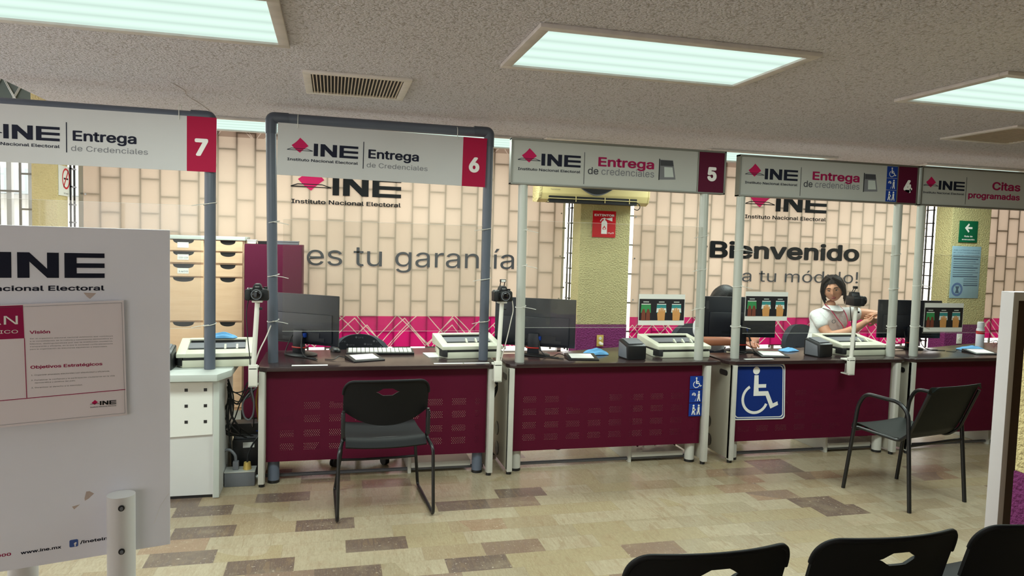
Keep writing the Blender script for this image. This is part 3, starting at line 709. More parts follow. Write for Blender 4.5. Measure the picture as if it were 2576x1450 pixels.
def tie_mb(x, y, z0, z1, r): return MB().tube([(x, y-.004, z0), (x, y-.008, z1-.02), (x, y+.02, z1+.002), (x, y+r*2, z1), (x, y+r*2+.01, z1-.04)], .0022, 6, .02)
def hung_sign(x0, x1, z0, z1, y, num, label, tilt=0., numc='crimson', skew=0.):
    t = thing('counter_sign', label, 'sign', (x0, y, z1), 0, 'counter signs'); t.rotation_euler = (0, tilt, 0)
    w_, h = x1-x0, z1-z0; wn = .158
    part('board', MB().box(0, w_-wn, -.006, 0, -h, 0), 'sign_white', t, sm=False)
    np_ = part('number_panel', MB().prism([(w_-wn, -h), (w_, -h+skew), (w_+.003, skew), (w_-wn, 0)], 'y', -.008, .001), numc, t, sm=False)
    lettering(np_, num, w_-wn/2, -.50*h-.062, .125, 'white_ink', None, .045, 'c', y=-.0085, name='number')
    ine_logo(t, .062, -.71*h, .435, -.0065, 'navy_ink', 'maroon_ink' if numc == 'x' else 'magenta')
    flat(t, 'divider', [(.528, -.78*h), (.533, -.78*h), (.533, -.25*h), (.528, -.25*h)], -.0065, 'navy_ink')
    lettering(t, 'Entrega', .565, -.56*h, .075, 'navy_ink', .325, .025, y=-.0065, name='heading')
    lettering(t, 'de Credenciales', .553, -.745*h, .043, 'grey_ink', .395, .004, y=-.0065, name='subheading')
    for xx in (.12, w_-.20): part('cable_tie', tie_mb(xx, -.006, -.025, .065, .034), 'tie', t)
    return t
hung_sign(-.343, .995, 1.957, 2.282, 4.762, '6', 'white hanging sign with crimson number 6', .012)
hung_sign(-1.985, -.672, 1.935, 2.252, 4.545, '7', 'white hanging sign with crimson number 7 at the left edge', .0)

def acc_col(parent, cx, w_, y, tops, name):
    """three blue squares: wheelchair, ear + walking person with cane, pregnant and elderly person"""
    for (zc, hh), k in zip(tops, range(3)):
        p = part(name, MB().box(cx-w_/2, cx+w_/2, y-.0012, y, zc-hh/2+.0015, zc+hh/2-.0015), 'sign_blue', parent, sm=False)
        s = hh*.9; b = MB(); yy = y-.0016
        def man(mx, f=1., cane=None, belly=False):
            b.prism(circ(mx, zc+.34*s, .085*s), 'y', yy, yy-.0006)
            b.prism([(mx-.09*s, zc+.22*s), (mx+.09*s, zc+.22*s), (mx+.08*s, zc-.08*s), (mx+.15*s, zc-.42*s), (mx+.06*s, zc-.42*s), (mx, zc-.16*s), (mx-.09*s, zc-.42*s), (mx-.17*s, zc-.42*s), (mx-.08*s, zc-.05*s)], 'y', yy, yy-.0006)
            if belly: b.prism(circ(mx+.09*s, zc, .10*s), 'y', yy, yy-.0006)
            if cane: b.prism([(mx-.12*s, zc+.12*s), (mx+cane*s+.02*s, zc-.42*s), (mx+cane*s-.02*s, zc-.42*s), (mx-.12*s, zc+.06*s)], 'y', yy, yy-.0006)
        if k == 0: wheelchair(b, cx, zc, s*.95, yy)
        elif k == 1:
            arc_mb(b, yy, cx-.24*s, zc+.12*s, .17*s, .11*s, -40, 200, 14); arc_mb(b, yy, cx-.24*s, zc+.10*s, .08*s, .04*s, -60, 200, 10); man(cx+.22*s, cane=-.34)
        else: man(cx-.22*s, belly=True); man(cx+.25*s, cane=-.26)
        part('pictogram', b, 'white_ink', p, sm=False)
def wheelchair(b, cx, zc, s, y, th=.0008):
    T = lambda L: [(cx+u*s, zc+v*s) for u, v in L]
    b.prism([(cx-.06*s+.075*s*math.cos(2*PI*k/20), zc+.39*s+.075*s*math.sin(2*PI*k/20)) for k in range(20)], 'y', y, y-th)
    b.prism(T([(-.10, .30), (-.01, .30), (.0, .12), (.17, .12), (.17, .05), (.0, .05), (.01, -.02), (.22, -.02), (.34, -.27), (.44, -.23), (.46, -.30), (.29, -.37), (.17, -.11), (-.10, -.11)]), 'y', y, y-th)
    P = lambda r, a: (cx+(-.06+r*math.cos(math.radians(a)))*s, zc+(-.17+r*math.sin(math.radians(a)))*s)
    for k in range(26):
        p, q = 118+k*220/26, 118+(k+1)*220/26
        b.prism([P(.245, p), P(.30, p), P(.30, q), P(.245, q)], 'y', y, y-th)
def post_sign(x0, x1, z0, z1, y, num, label, xp, typ='entrega', pic=False):
    t = thing('counter_sign', label, 'sign', (x0, y, DT), 0, 'counter signs'); w_ = x1-x0; za, zb = z0-DT, z1-DT; h = zb-za; wn = .215 if not pic else .19
    for k, p in enumerate(xp):
        part('post', MB().cyl((p-x0, .03, 0), (p-x0-.012, .03, za+.002), .032, n=24), 'post_grey', t)
    part('board', MB().box(.008, w_-.008, .004, .05, za+.008, zb-.008), 'sign_alu_white', t, sm=False)
    f = MB()
    f.box(0, w_, -.004, .056, zb-.014, zb, .002); f.box(0, w_, -.004, .056, za, za+.012, .002); f.box(0, .012, -.002, .054, za, zb); f.box(w_-.014, w_, -.004, .056, za, zb, .002)
    f.box(w_-wn-.008, w_-wn, -.001, .01, za+.01, zb-.01)
    part('frame', f, 'alu_dark', t)
    np_ = part('number_panel', MB().box(w_-wn, w_-.014, .001, .006, za+.012, zb-.014), 'maroon_dark', t, sm=False)
    lettering(np_, num, w_-wn/2, za+.32*h, .122, 'white_ink', None, .05, 'c', y=.0005, name='number')
    zz = lambda f_: za+f_*h
    yy = .0035; dv = .515 if typ == 'entrega' else .435
    ine_logo(t, .05 if typ == 'entrega' else .025, zz(.315), .44 if typ == 'entrega' else .395, yy, 'navy_ink', 'magenta')
    flat(t, 'divider', [(dv, zz(.08)), (dv+.004, zz(.08)), (dv+.004, zz(.78)), (dv, zz(.78))], yy, 'dark_grey_ink')
    if typ == 'entrega':
        e = 1.037; k = 1
        lettering(t, 'Entrega', e, zz(.50), .082*k, 'maroon_ink', .415*k, .03, 'r', y=yy, name='heading')
        lettering(t, 'de', .545, zz(.31), .066*k, 'dark_grey_ink', .077*k, .012, y=yy, name='subheading')
        lettering(t, 'credenciales', e, zz(.31), .066*k, 'grey_ink', .394*k, .004, 'r', y=yy, name='subheading')
        c0 = e+.04
        flat(t, 'card_pictogram', [(c0, zz(.27)), (c0+.125, zz(.29)), (c0+.10, zz(.72)), (c0, zz(.72))], yy, 'grey_ink')
        flat(t, 'card_pictogram', [(c0+.005, zz(.585)), (c0+.105, zz(.59)), (c0+.098, zz(.71)), (c0+.005, zz(.71))], yy-.001, 'dark_grey_ink')
        flat(t, 'card_pictogram', [(c0+.038, zz(.33)), (c0+.11, zz(.34)), (c0+.097, zz(.56)), (c0+.034, zz(.56))], yy-.001, 'cabinet_grey')
        flat(t, 'card_pictogram', [(c0-.006, zz(.26)), (c0, zz(.26)), (c0, zz(.74)), (c0-.006, zz(.74))], yy-.001, 'black_ink')
    else:
        lettering(t, 'Citas', .985, zz(.50), .085, 'maroon_ink', .285, .03, 'r', y=yy, name='heading')
        lettering(t, 'programadas', .985, zz(.26), .062, 'maroon_ink', .52, .03, 'r', y=yy, name='subheading')
    if pic:
        b_ = h-.03; acc_col(t, w_-wn-.056, .098, .0035, [(zb-.016-b_/6-k*b_/3, b_/3) for k in range(3)], 'access_sticker')
    return t
post_sign(1.145, 2.738, 1.963, 2.272, 4.66, '5', 'aluminium sign on two posts with maroon number 5', (1.252, 2.605))
post_sign(2.885, 4.46, 1.963, 2.268, 4.715, '4', 'aluminium sign with maroon number 4 and blue access pictograms', (2.935, 4.325), pic=True)
post_sign(4.49, 6.06, 1.962, 2.272, 4.715, '3', 'aluminium sign reading Citas programadas at the right edge', (4.545, 5.93), 'citas')

# ------------------------------------------------------------------ clear acrylic shields tied to the posts
def shield(x0, x1, z0, z1, y, label, posts, ties, pr=.034, dirs=(1, -1)):
    t = thing('acrylic_shield', label, 'shield', ((x0+x1)/2, y, z0), 0, 'clear acrylic shields'); hw = (x1-x0)/2; h = z1-z0
    part('sheet', MB().box(-hw, hw, -.0015, .0015, 0, h), 'acrylic', t, sm=False)
    e = MB(); e.box(-hw, hw, -.0016, .0016, h, h+.0012); e.box(-hw, hw, -.0016, .0016, -.0012, 0)
    part('sheet_edge', e, 'acrylic_edge', t, sm=False)
    cx = (x0+x1)/2
    for p, s in zip(posts, dirs):
        for z in ties:
            b = MB(); c = Vector((p-cx, .04, z-z0))
            b.tube([(c.x+pr*1.06*math.cos(a*PI/9), c.y+pr*1.06*math.sin(a*PI/9), c.z+.008*math.sin(a*PI/9+z)) for a in range(18)], .0024, 6, closed=True)
            b.tube([(c.x+s*.0, c.y-pr*1.06, c.z), (c.x+s*.06, -.006, c.z-.008), (c.x+s*.095, -.01, c.z-.016)], .0022, 6)
            part('cable_tie', b, 'tie', t)
    return t
shield(-.305, .985, .965, 1.678, 4.755, 'clear acrylic shield between the pipe posts of counter 6', (-.364, 1.02), (1.03, 1.32, 1.66))
shield(1.275, 2.575, 1.0, 1.724, 4.655, 'clear acrylic shield between the posts of counter 5', (1.25, 2.60), (1.14, 1.42, 1.66))
shield(2.965, 4.27, .95, 1.64, 4.705, 'clear acrylic shield of counter 4, in front of the woman', (2.93, 4.32), (1.0, 1.30, 1.57))
shield(4.58, 5.88, .95, 1.575, 4.705, 'clear acrylic shield of the counter at the right edge', (4.545, 5.925), (1.0, 1.33))
shield(-2.0, -.755, 1.01, 1.735, 4.545, 'clear acrylic shield at the left, between the posts of counter 7', (-2.06, -.71), (1.03, 1.75))

# pictures of hands on the scanner, taped to the shields
def hand_poster(x0, x1, z0, z1, y, label):
    t = thing('instruction_poster', label, 'poster', ((x0+x1)/2, y, z0), 0, 'fingerprint instruction posters'); w_ = x1-x0; h = z1-z0
    part('sheet', MB().box(-w_/2, w_/2, -.0008, .0, 0, h), 'paper', t, sm=False)
    pic = part('photo_print', MB().box(-w_/2+.004, w_/2-.004, -.0014, -.0008, .155*h, .845*h), 'print_black', t, sm=False)
    for k, cx in enumerate((-.345, -.01, .315)):
        cx *= w_; yy = -.0017; b0, b1 = .155*h, .845*h
        flat(pic, 'printed_screen', [(cx-.11*w_, .40*h), (cx+.11*w_, .40*h), (cx+.10*w_, .66*h), (cx-.10*w_, .66*h)], yy, 'screen_teal' if k else 'screen_green', .0003)
        if k: flat(pic, 'printed_screen', [(cx-.11*w_, .42*h), (cx+.11*w_, .42*h), (cx+.10*w_, .55*h), (cx-.10*w_, .55*h)], yy-.0004, 'paper', .0002)
        flat(pic, 'printed_screen', [(cx-.10*w_, .665*h), (cx+.10*w_, .665*h), (cx+.10*w_, .69*h), (cx-.10*w_, .69*h)], yy-.0002, 'paper', .0003)
        flat(pic, 'printed_screen', [(cx-.06*w_, .735*h), (cx+.06*w_, .735*h), (cx+.06*w_, .765*h), (cx-.06*w_, .765*h)], yy-.0002, 'cabinet_grey', .0003)
        if k == 0:
            for s in (-1, 1):
                m = cx+s*.05*w_
                flat(pic, 'printed_hand', [(m-.045*w_, b0), (m+.045*w_, b0), (m+.04*w_, .40*h), (m+.018*w_, .52*h), (m-.018*w_, .52*h), (m-.04*w_, .40*h)], yy-.0008, 'print_skin_dark', .0003)
        else:
            s = 1 if k == 1 else -1; pts = [(-.075, .155), (.075, .155), (.08, .36)]
            for j, (fx, fh) in enumerate(((.072, .50), (.034, .56), (-.006, .575), (-.046, .53))): pts += [(fx+.016, fh-.02), (fx, fh), (fx-.014, fh-.02), (fx-.019, .43)]
            pts += [(-.09, .38)]
            flat(pic, 'printed_hand', [(cx+s*u*w_, v*h) for u, v in pts], yy-.0008, 'print_skin', .0003)
    return t
hand_poster(2.10, 2.457, 1.017, 1.238, 4.652, 'fingerprint instruction poster on the shield of counter 5')
hand_poster(2.975, 3.335, 1.045, 1.262, 4.702, 'fingerprint instruction poster beside the left post of counter 4')
hand_poster(4.585, 4.965, .958, 1.19, 4.702, 'fingerprint instruction poster below the green evacuation sign')

# stickers on the desk fronts
t = thing('wheelchair_sticker', 'large dark blue wheelchair sticker on the front of desk 4', 'sticker', (3.095, 4.649, .52))
cor = rrect(.44, .425, .03); wob = [(u+.006*math.sin(v*23)+.004*math.sin(v*57)*(1 if u > 0 else 0), v+.005*math.sin(u*19)) for u, v in cor]
part('sheet', MB().prism(wob, 'y', -.001, 0), 'white_ink', t, sm=False)
part('blue_field', MB().prism([(u*.955, v*.955) for u, v in wob], 'y', -.0018, -.001), 'sign_blue_dark', t, sm=False)
o_ = [(u*.925, v*.925) for u, v in wob]; i_ = [(u*.895, v*.895) for u, v in wob]; b = MB(); n = len(o_)
for k in range(n): b.prism([o_[k], o_[(k+1) % n], i_[(k+1) % n], i_[k]], 'y', -.0025, -.0018)
part('white_border', b, 'white_ink', t, sm=False)
b = MB(); wheelchair(b, -.01, .01, .38, -.0026); part('wheelchair_symbol', b, 'white_ink', t, sm=False)
t = thing('access_sticker', 'narrow blue strip of three access pictograms on desk 5', 'sticker', (2.58, 4.649, .498))
acc_col(t, 0, .112, 0, [(.1, .098), (0, .098), (-.1, .098)], 'pictogram_tile')
# ------------------------------------------------------------------ monitors (seen from behind)
def monitor(x, y, rz, label, w_=.56, zb=.082, h=.335, brand=True, ringc='red_plastic', first=None):
    t = thing('monitor', label, 'monitor', (x, y, DT), rz, 'computer monitors')
    hw = w_/2
    part('back_shell', MB().box(-hw, hw, -.018, .0, zb, zb+h, .006), 'monitor', t)
    part('back_bulge', MB().box(-hw*.86, hw*.86, -.03, -.016, zb+.015, zb+h*.62, .008), 'monitor', t)
    part('screen', MB().box(-hw+.006, hw-.006, .0, .004, zb+.012, zb+h-.006), 'screen', t, sm=False)
    part('vent_strip', MB().box(-.15, .20, -.033, -.029, zb+.03, zb+.05), 'monitor_dark', t, sm=False)
    pb = part('port_bay', MB().box(-.09, .16, -.0335, -.029, zb+.05, zb+.085), 'monitor_dark', t, sm=False)
    part('video_plug', MB().box(.02, .055, -.055, -.03, zb+.05, zb+.08, .004), 'sign_blue', pb)
    part('neck', MB().prism([(-.045, .0), (.045, .0), (.038, zb+.10), (-.038, zb+.10)], 'y', -.06, -.03, .006), 'monitor_dark', t)
    part('cable_ring', MB().tube([(.052*math.cos(2*PI*k/24), -.045+.024*math.sin(2*PI*k/24), .055) for k in range(24)], .005, 8, closed=True), ringc, t)
    part('stand_base', MB().lathe([(.0, 0), (.118, 0), (.122, .006), (.10, .014), (.05, .018), (.0, .019)], (0, -.03, 0), 40).rot(Matrix.Diagonal((1, .78, 1, 1))), 'black_plastic', t)
    if brand:
        p = part('brand_label', MB().box(-hw+.012, -hw+.034, -.0192, -.018, zb+h-.10, zb+h-.035), 'dark_grey_ink', t, sm=False)
    b = MB(); b.tube(catmull([(-.06, -.035, zb+.06), (-.07, -.07, zb+.0), (-.075, -.09, .02), (-.02, -.12, .006), (.10, -.13, .005), (.2, -.12, .005)]), .0035, 6)
    part('cable', b, 'cable_black', t)
    b = MB(); b.tube(catmull([(.04, -.055, zb+.06), (.05, -.08, zb+.02), (.07, -.10, .04), (.12, -.12, .006), (.24, -.16, .005)]), .0035, 6); b.cyl((.052, -.083, zb+.012), (.063, -.095, zb-.02), .007)
    part('cable', b, 'cable_black', t)
    return t
monitor(-.19, 5.12, -math.radians(36), 'dark monitor on desk 6 seen from behind', .60, .075, .345)
monitor(1.45, 5.02, -math.radians(26), 'dark monitor on desk 5 seen from behind', .60, .06, .355)
monitor(3.18, 5.10, -math.radians(8), 'black monitor hiding the black haired person, between counters 5 and 4', .60, .11, .325)
monitor(4.86, 5.15, -math.radians(6), 'black monitor right of the woman, between the posts of signs 4 and 3', .60, .09, .33)

# ------------------------------------------------------------------ reflex cameras on white clamp poles
def cam_stand(x, y, label, zt=1.175, drop=.10, lean=.0, side=1):
    t = thing('camera_stand', label, 'camera stand', (x, y, DT), 0, 'white camera poles clamped to the desks')
    c = MB(); c.box(-.026, .026, -.03, .0, -.105, .03, .004); c.box(-.026, .026, -.03, .07, .0005, .012, .003); c.box(-.026, .026, -.03, .06, -.105, -.095, .003)
    part('clamp', c, 'bracket_white', t)
    part('clamp_screw', MB().cyl((0, .04, -.095), (0, .04, -.027), .007), 'steel', t)
    part('pole', MB().tube([(0, -.012, .0), (lean, -.012, zt-DT-.012)], .0145, 16), 'bracket_white', t)
    part('top_plate', MB().box(lean-.03, lean+.03, -.035, .02, zt-DT-.012, zt-DT, .002), 'bracket_white', t)
    part('knob', MB().cyl((lean+.012, -.012, zt-DT-.05), (lean+.028, -.012, zt-DT-.05), .008), 'black_plastic', t)
    return t
cam_stand(-.458, 4.555, 'white camera pole clamped to the left end of desk 6', 1.180, lean=.022)
cam_stand(1.068, 4.565, 'white camera pole clamped to the right end of desk 6', 1.186, lean=.016)
cam_stand(3.795, 4.56, 'white camera pole clamped to the front of desk 4', 1.178, lean=.018)
def dslr(x, y, z, rz, label, flash):
    t = thing('reflex_camera', label, 'camera', (x, y, z), rz, 'black reflex cameras on poles')
    body = [(-.065, 0), (.062, 0), (.065, .01), (.063, .062), (.05, .072), (-.055, .074), (-.066, .062)]
    part('body', MB().prism(body, 'y', -.028, .03, .006), 'camera_black', t)
    part('grip', MB().prism(rrect(.034, .07, .014, 5, -.052, .036), 'y', -.052, -.02, .006), 'camera_black', t)
    hump = [(-.03, .068), (.03, .068), (.02, .095), (.012, .102), (-.012, .102), (-.02, .095)]
    h = part('viewfinder_hump', MB().prism(hump, 'y', -.034, .03, .005), 'camera_black', t)
    lettering(h, 'Canon', 0, .082, .007, 'white_ink', .024, .01, 'c', y=-.0345)
    ln = part('lens', MB().cyl((0, -.028, .04), (0, -.058, .04), .034, .033, 32).cyl((0, -.058, .04), (0, -.085, .04), .0315, .031, 32), 'camera_black', t)
    part('zoom_ring', MB().cyl((0, -.040, .04), (0, -.056, .04), .0355, .0355, 32), 'black_plastic', ln)
    part('front_ring', MB().tube([(.028*math.cos(2*PI*k/32), -.0855, .04+.028*math.sin(2*PI*k/32)) for k in range(32)], .0022, 6, closed=True), 'box_grey', ln)
    part('front_glass', MB().ball((0, -.0845, .04), .022, .004, .022), 'lens_glass', ln)
    part('mode_dial', MB().cyl((.045, .005, .07), (.045, .005, .082), .011), 'black_plastic', t)
    part('shutter_button', MB().cyl((-.05, -.03, .072), (-.05, -.03, .078), .006), 'steel', t)
    if flash:
        f = MB()
        for s in (-1, 1): f.tube([(s*.014, .01, .10), (s*.014, -.004, .128)], .003, 6)
        f.box(-.019, .019, -.018, .004, .126, .146, .004)
        q = part('popup_flash', f, 'camera_black', t)
        part('flash_window', MB().box(-.014, .014, -.0195, -.0175, .129, .142), 'paper', q)
    return t
dslr(-.435, 4.545, 1.180, .0, 'black reflex camera left of the pipe frame of sign 6', False)
dslr(1.085, 4.555, 1.186, .05, 'black camera with raised flash, right of the pipe frame of sign 6', True)
dslr(3.79, 4.55, 1.178, math.radians(78), 'black camera with raised flash pointing right, in front of the woman', True)
def cable(pts, r, m, label, n=8):
    o = part('cable', MB().tube(catmull(pts, 8), r, n), m); return tag(o, label, 'cable')
cable([(-.485, 4.56, 1.20), (-.50, 4.555, 1.10), (-.49, 4.545, .95), (-.475, 4.535, .80), (-.48, 4.535, .66), (-.46, 4.54, .56)], .003, 'cable_black', 'thin black cable hanging from the leftmost reflex camera')
cable([(1.135, 4.60, 1.21), (1.17, 4.63, 1.19), (1.185, 4.645, 1.12), (1.17, 4.635, 1.05), (1.14, 4.615, .93), (1.10, 4.60, .78), (1.085, 4.575, .70)], .0035, 'cable_white', 'white cable looping from the camera right of sign 6 to the post')
cable([(3.80, 4.60, 1.19), (3.845, 4.62, 1.02), (3.90, 4.64, .88), (3.93, 4.70, .77), (3.99, 4.78, .764)], .003, 'cable_black', 'thin black cable hanging from the camera in front of the woman')
cable([(-.452, 4.57, .78), (-.43, 4.62, .86), (-.40, 4.70, .93), (-.375, 4.76, 1.0)], .004, 'cable_white', 'white cord slanting from the pole to the pipe post of counter 6')

# ------------------------------------------------------------------ flatbed scanners
def scanner(x, y, z, rz, label, first=None):
    t = thing('document_scanner', label, 'scanner', (x, y, z), rz, 'cream document scanners')
    part('base', MB().prism([(-.19, -.20), (.20, -.20), (.22, -.16), (.22, .17), (-.20, .17), (-.235, -.12)], 'z', 0, .045, .008), 'scanner', t)
    part('gap_strip', MB().prism([(-.185, -.193), (.195, -.193), (.212, -.155), (.212, .16), (-.195, .16), (-.225, -.115)], 'z', .044, .062), 'scanner_gap', t)
    # upper body with the open feeder well
    u = MB(); u.prism([(-.195, .06), (-.195, .085), (.165, .135), (.165, .06)], 'x', -.225, -.17, .006); u.prism([(-.195, .06), (-.195, .085), (.165, .135), (.165, .06)], 'x', .165, .215, .006)
    u.prism([(-.195, .06), (-.195, .085), (-.10, .098), (-.09, .06)], 'x', -.175, .17, .005); u.box(-.175, .17, .10, .165, .06, .135, .006)
    part('upper_body', u, 'scanner', t)
    part('feeder_well', MB().box(-.17, .165, -.092, .10, .061, .068), 'scanner_gap', t, sm=False)
    part('well_back', MB().box(-.165, .16, .088, .10, .068, .126), 'scanner_gap', t, sm=False)
    part('tray', MB().prism([(-.03, .09), (.08, .108), (.08, .114), (-.03, .096)], 'x', -.17, .165), 'box_grey', t)
    for k in range(3): part('paper_guide', MB().prism([(-.09, .098), (-.05, .098), (-.05, .122)], 'x', -.03+.07*k, -.018+.07*k), 'scanner', t)
    part('output_lip', MB().prism([(-.235, -.13), (-.215, -.19), (-.19, -.205), (-.19, -.17)], 'z', .012, .06, .004), 'scanner_gap', t)
    return t
scanner(-.70, 4.84, DT, math.radians(5), 'cream document scanner on the white desk, blue mask on top')
scanner(.955, 5.06, DT, math.radians(4), 'cream document scanner at the right end of desk 6')
scanner(2.545, 4.98, DT, math.radians(2), 'cream document scanner at the right end of desk 5')
scanner(4.12, 4.98, DT, math.radians(2), 'cream document scanner on desk 4 behind the camera pole')

def finger_box(x, y, rz, label, s=1.):
    t = thing('fingerprint_reader', label, 'fingerprint reader', (x, y, DT), rz, 'black fingerprint readers')
    part('body', MB().prism([(-.075, 0), (.075, 0), (.075, .13), (.05, .138), (-.05, .112), (-.075, .10)], 'x', -.075, .075, .01), 'black_plastic', t)
    part('glass_plate', MB().prism([(-.055, .1125), (.045, .1385), (.045, .142), (-.055, .116)], 'x', -.058, .058), 'box_grey', t)
    part('light_bar', MB().prism([(.046, .139), (.066, .135), (.066, .139), (.046, .143)], 'x', -.05, .05), 'cabinet_grey', t)
    part('side_cover', MB().prism([(-.06, .01), (.06, .01), (.06, .12), (-.05, .09)], 'x', -.079, -.072, .003), 'box_grey', t)
    return t
finger_box(2.125, 4.79, .1, 'black fingerprint reader left of the scanner on desk 5')
finger_box(3.70, 4.80, .25, 'black fingerprint reader left of the camera pole on desk 4')
finger_box(-.99, 4.62, .0, 'black fingerprint reader beside the grey totem on the white desk')
finger_box(6.18, 5.10, .3, 'grey boxed reader on the desk at the far right')

# ------------------------------------------------------------------ small things on the desks
t = thing('keyboard', 'black keyboard with pale keys on desk 6', 'keyboard', (.34, 5.13, DT), -.03)
part('case', MB().prism([(-.075, 0), (.075, 0), (.075, .026), (-.075, .014)], 'x', -.235, .235, .003), 'black_plastic', t)
for r_ in range(5):
    for k in range(15):
        yy = -.062+.026*r_; zz = .014+(yy+.075)*.08
        part('key', MB().box(-.222+.0296*k, -.222+.0296*k+.025, yy, yy+.022, zz, zz+.007), 'paper', t, sm=False)
def pad(x, y, rz, label):
    t = thing('signature_pad', label, 'signature pad', (x, y, DT), rz, 'signature pads')
    part('case', MB().prism([(-.085, 0), (.085, 0), (.085, .028), (-.085, .008)], 'x', -.11, .11, .003), 'black_plastic', t)
    part('screen', MB().prism([(-.055, .0122), (.06, .0257), (.06, .0272), (-.055, .0137)], 'x', -.085, .08), 'paper', t)
    p = part('pen', MB().tube([(-.09, .092, .022), (.09, .088, .022)], .005, 8), 'black_plastic', t)
    part('cable', MB().tube(catmull([(-.11, .05, .012), (-.15, .08, .02), (-.20, .05, .006), (-.24, .10, .004)]), .003, 6), 'cable_black', t)
    return t
pad(.22, 4.86, .35, 'signature pad with pale screen on desk 6')
pad(1.74, 4.80, -.12, 'dark signature pad in front of the blue mask on desk 5')
pad(3.30, 4.82, -.2, 'signature pad left of the fingerprint reader on desk 4')
pad(5.30, 4.82, -.12, 'signature pad under the folded blue cloth on the right desk')
def mask(x, y, z, rz, label, sx=.085, sy=.05, sz=.03):
    o = part('face_mask', MB().surf(lambda u, v: ((u-.5)*2*sx*(1-.25*(2*v-1)**2), (v-.5)*2*sy, .004+sz*math.sin(PI*u)**.7*math.sin(PI*v)**.6*(1+.18*math.sin(v*21)+.12*math.sin(u*13))), 18, 14, .003), 'blue_cloth')
    o.location = (x, y, z); o.rotation_euler = (0, 0, rz); return tag(o, label, 'face mask', 'crumpled blue face masks')
mask(1.92, 4.99, DT, .1, 'crumpled blue face mask lying on desk 5', .10, .06, .036)
mask(3.62, 5.06, DT, .3, 'blue face mask lying on desk 4 behind the signature pad', .09, .05, .02)
mask(5.40, 5.0, DT, -.1, 'folded blue cloth on the right desk below the spray can', .12, .08, .03)
mask(-.70, 4.97, DT+.136, .1, 'blue face mask lying on top of the scanner at the left', .10, .045, .03)
def sheet(x, y, w_, d, rz, label, n=1, m='paper'):
    o = part('paper_sheet', MB().box(-w_/2, w_/2, -d/2, d/2, 0, .0012*n), m, sm=False); o.location = (x, y, DT+.0005); o.rotation_euler = (0, 0, rz); return tag(o, label, 'paper')
sheet(.735, 5.02, .17, .20, .1, 'white sheet of paper left of the scanner on desk 6', 3)
sheet(-.13, 4.66, .22, .035, 0, 'pale paper strip at the foot of the left pipe post on desk 6')
sheet(.76, 4.665, .20, .03, 0, 'pale paper strip at the front right of desk 6, left of its neighbour strip')
sheet(.945, 4.665, .18, .03, 0, 'second pale paper strip on desk 6, next to the right pipe post')
sheet(3.10, 4.68, .24, .03, 0, 'pale paper strip on the front edge of desk 4')
t = thing('computer_mouse', 'dark mouse behind the monitor base on desk 6', 'mouse', (.03, 5.22, DT), .5)
part('shell', MB().ball((0, 0, .006), .03, .052, .026), 'black_plastic', t); part('wheel', MB().cyl((-.004, .03, .028), (.004, .03, .028), .008), 'box_grey', t)
# spray can
t = thing('spray_can', 'white spray can with red band on the right desk', 'spray can', (5.62, 5.13, DT))
part('can', MB().lathe([(0, 0), (.032, 0), (.033, .004), (.033, .165), (.026, .18), (0, .18)], n=28), 'spray_white', t)
part('label_band', MB().lathe([(.0334, .125), (.0336, .126), (.0336, .15), (.0334, .151)], n=28), 'sign_red', t)
part('cap', MB().lathe([(0, .175), (.028, .175), (.028, .225), (.025, .232), (0, .232)], n=28), 'spray_white', t)
t = thing('storage_tin', 'grey round tin behind the scanner on desk 4', 'tin', (4.33, 5.16, DT))
part('tin', MB().lathe([(0, 0), (.04, 0), (.04, .075), (0, .075)]), 'alu', t); part('lid', MB().lathe([(0, .075), (.043, .075), (.043, .09), (0, .09)]), 'black_plastic', t)
t = thing('glasses', 'pair of glasses on the right desk beside the grey reader', 'glasses', (6.0, 5.28, DT))
b = MB()
for s in (-1, 1): b.tube([(s*.033+.024*math.cos(2*PI*k/16), 0, .024+.02*math.sin(2*PI*k/16)) for k in range(16)], .002, 6, closed=True)
part('frame', b, 'black_plastic', t)
for s in (-1, 1): part('temple', MB().tube([(s*.058, 0, .03), (s*.058, .11, .028), (s*.056, .13, .012)], .002, 6), 'black_plastic', t)

# ------------------------------------------------------------------ cabinets behind the desks
t = thing('drawer_cabinet', 'pale wooden drawer cabinet with scooped pulls by the magenta cabinet', 'cabinet', (-1.30, 6.33, 0))
W2 = .585
part('carcass', MB().box(-.62, W2, .012, .36, .09, 1.525, .002), 'wood', t)
part('top', MB().box(-.63, W2+.008, -.012, .37, 1.525, 1.556, .003), 'cabinet_grey', t)
part('plinth', MB().box(-.60, W2-.02, .02, .36, 0, .09), 'cabinet_grey', t)
def drawer(x0, x1, z0, z1, lab):
    c = (x0+x1)/2; hw = (x1-x0)*.26; d = .034
    sc = [(c+hw*math.cos(PI*k/14)*(1.0), z1-d*math.sin(PI*k/14)**.8) for k in range(15)]
    p = part('drawer', MB().prism([(x0, z0), (x1, z0), (x1, z1)]+[(c+hw+.012, z1)]+sc+[(c-hw-.012, z1), (x0, z1)], 'y', -.006, .004), 'wood', t, sm=False)
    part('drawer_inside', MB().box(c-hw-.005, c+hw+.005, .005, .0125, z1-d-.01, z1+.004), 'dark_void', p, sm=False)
    if lab: part('paper_label', MB().box(c-.045, c+.04, -.0075, -.006, z0+.02, z0+.065), 'paper', p, sm=False)
    if lab and len(lab) > 1: lettering(p, lab, c, z0+.032, .018, 'poster_ink', .07, -.01, 'c', y=-.008)
cols = ((-.60, -.335), (-.325, -.055), (-.04, .275), (.34, W2-.008))
rows = ((1.434, 1.518), (1.335, 1.42), (1.222, 1.317), (.855, 1.208), (.49, .838), (.12, .475))
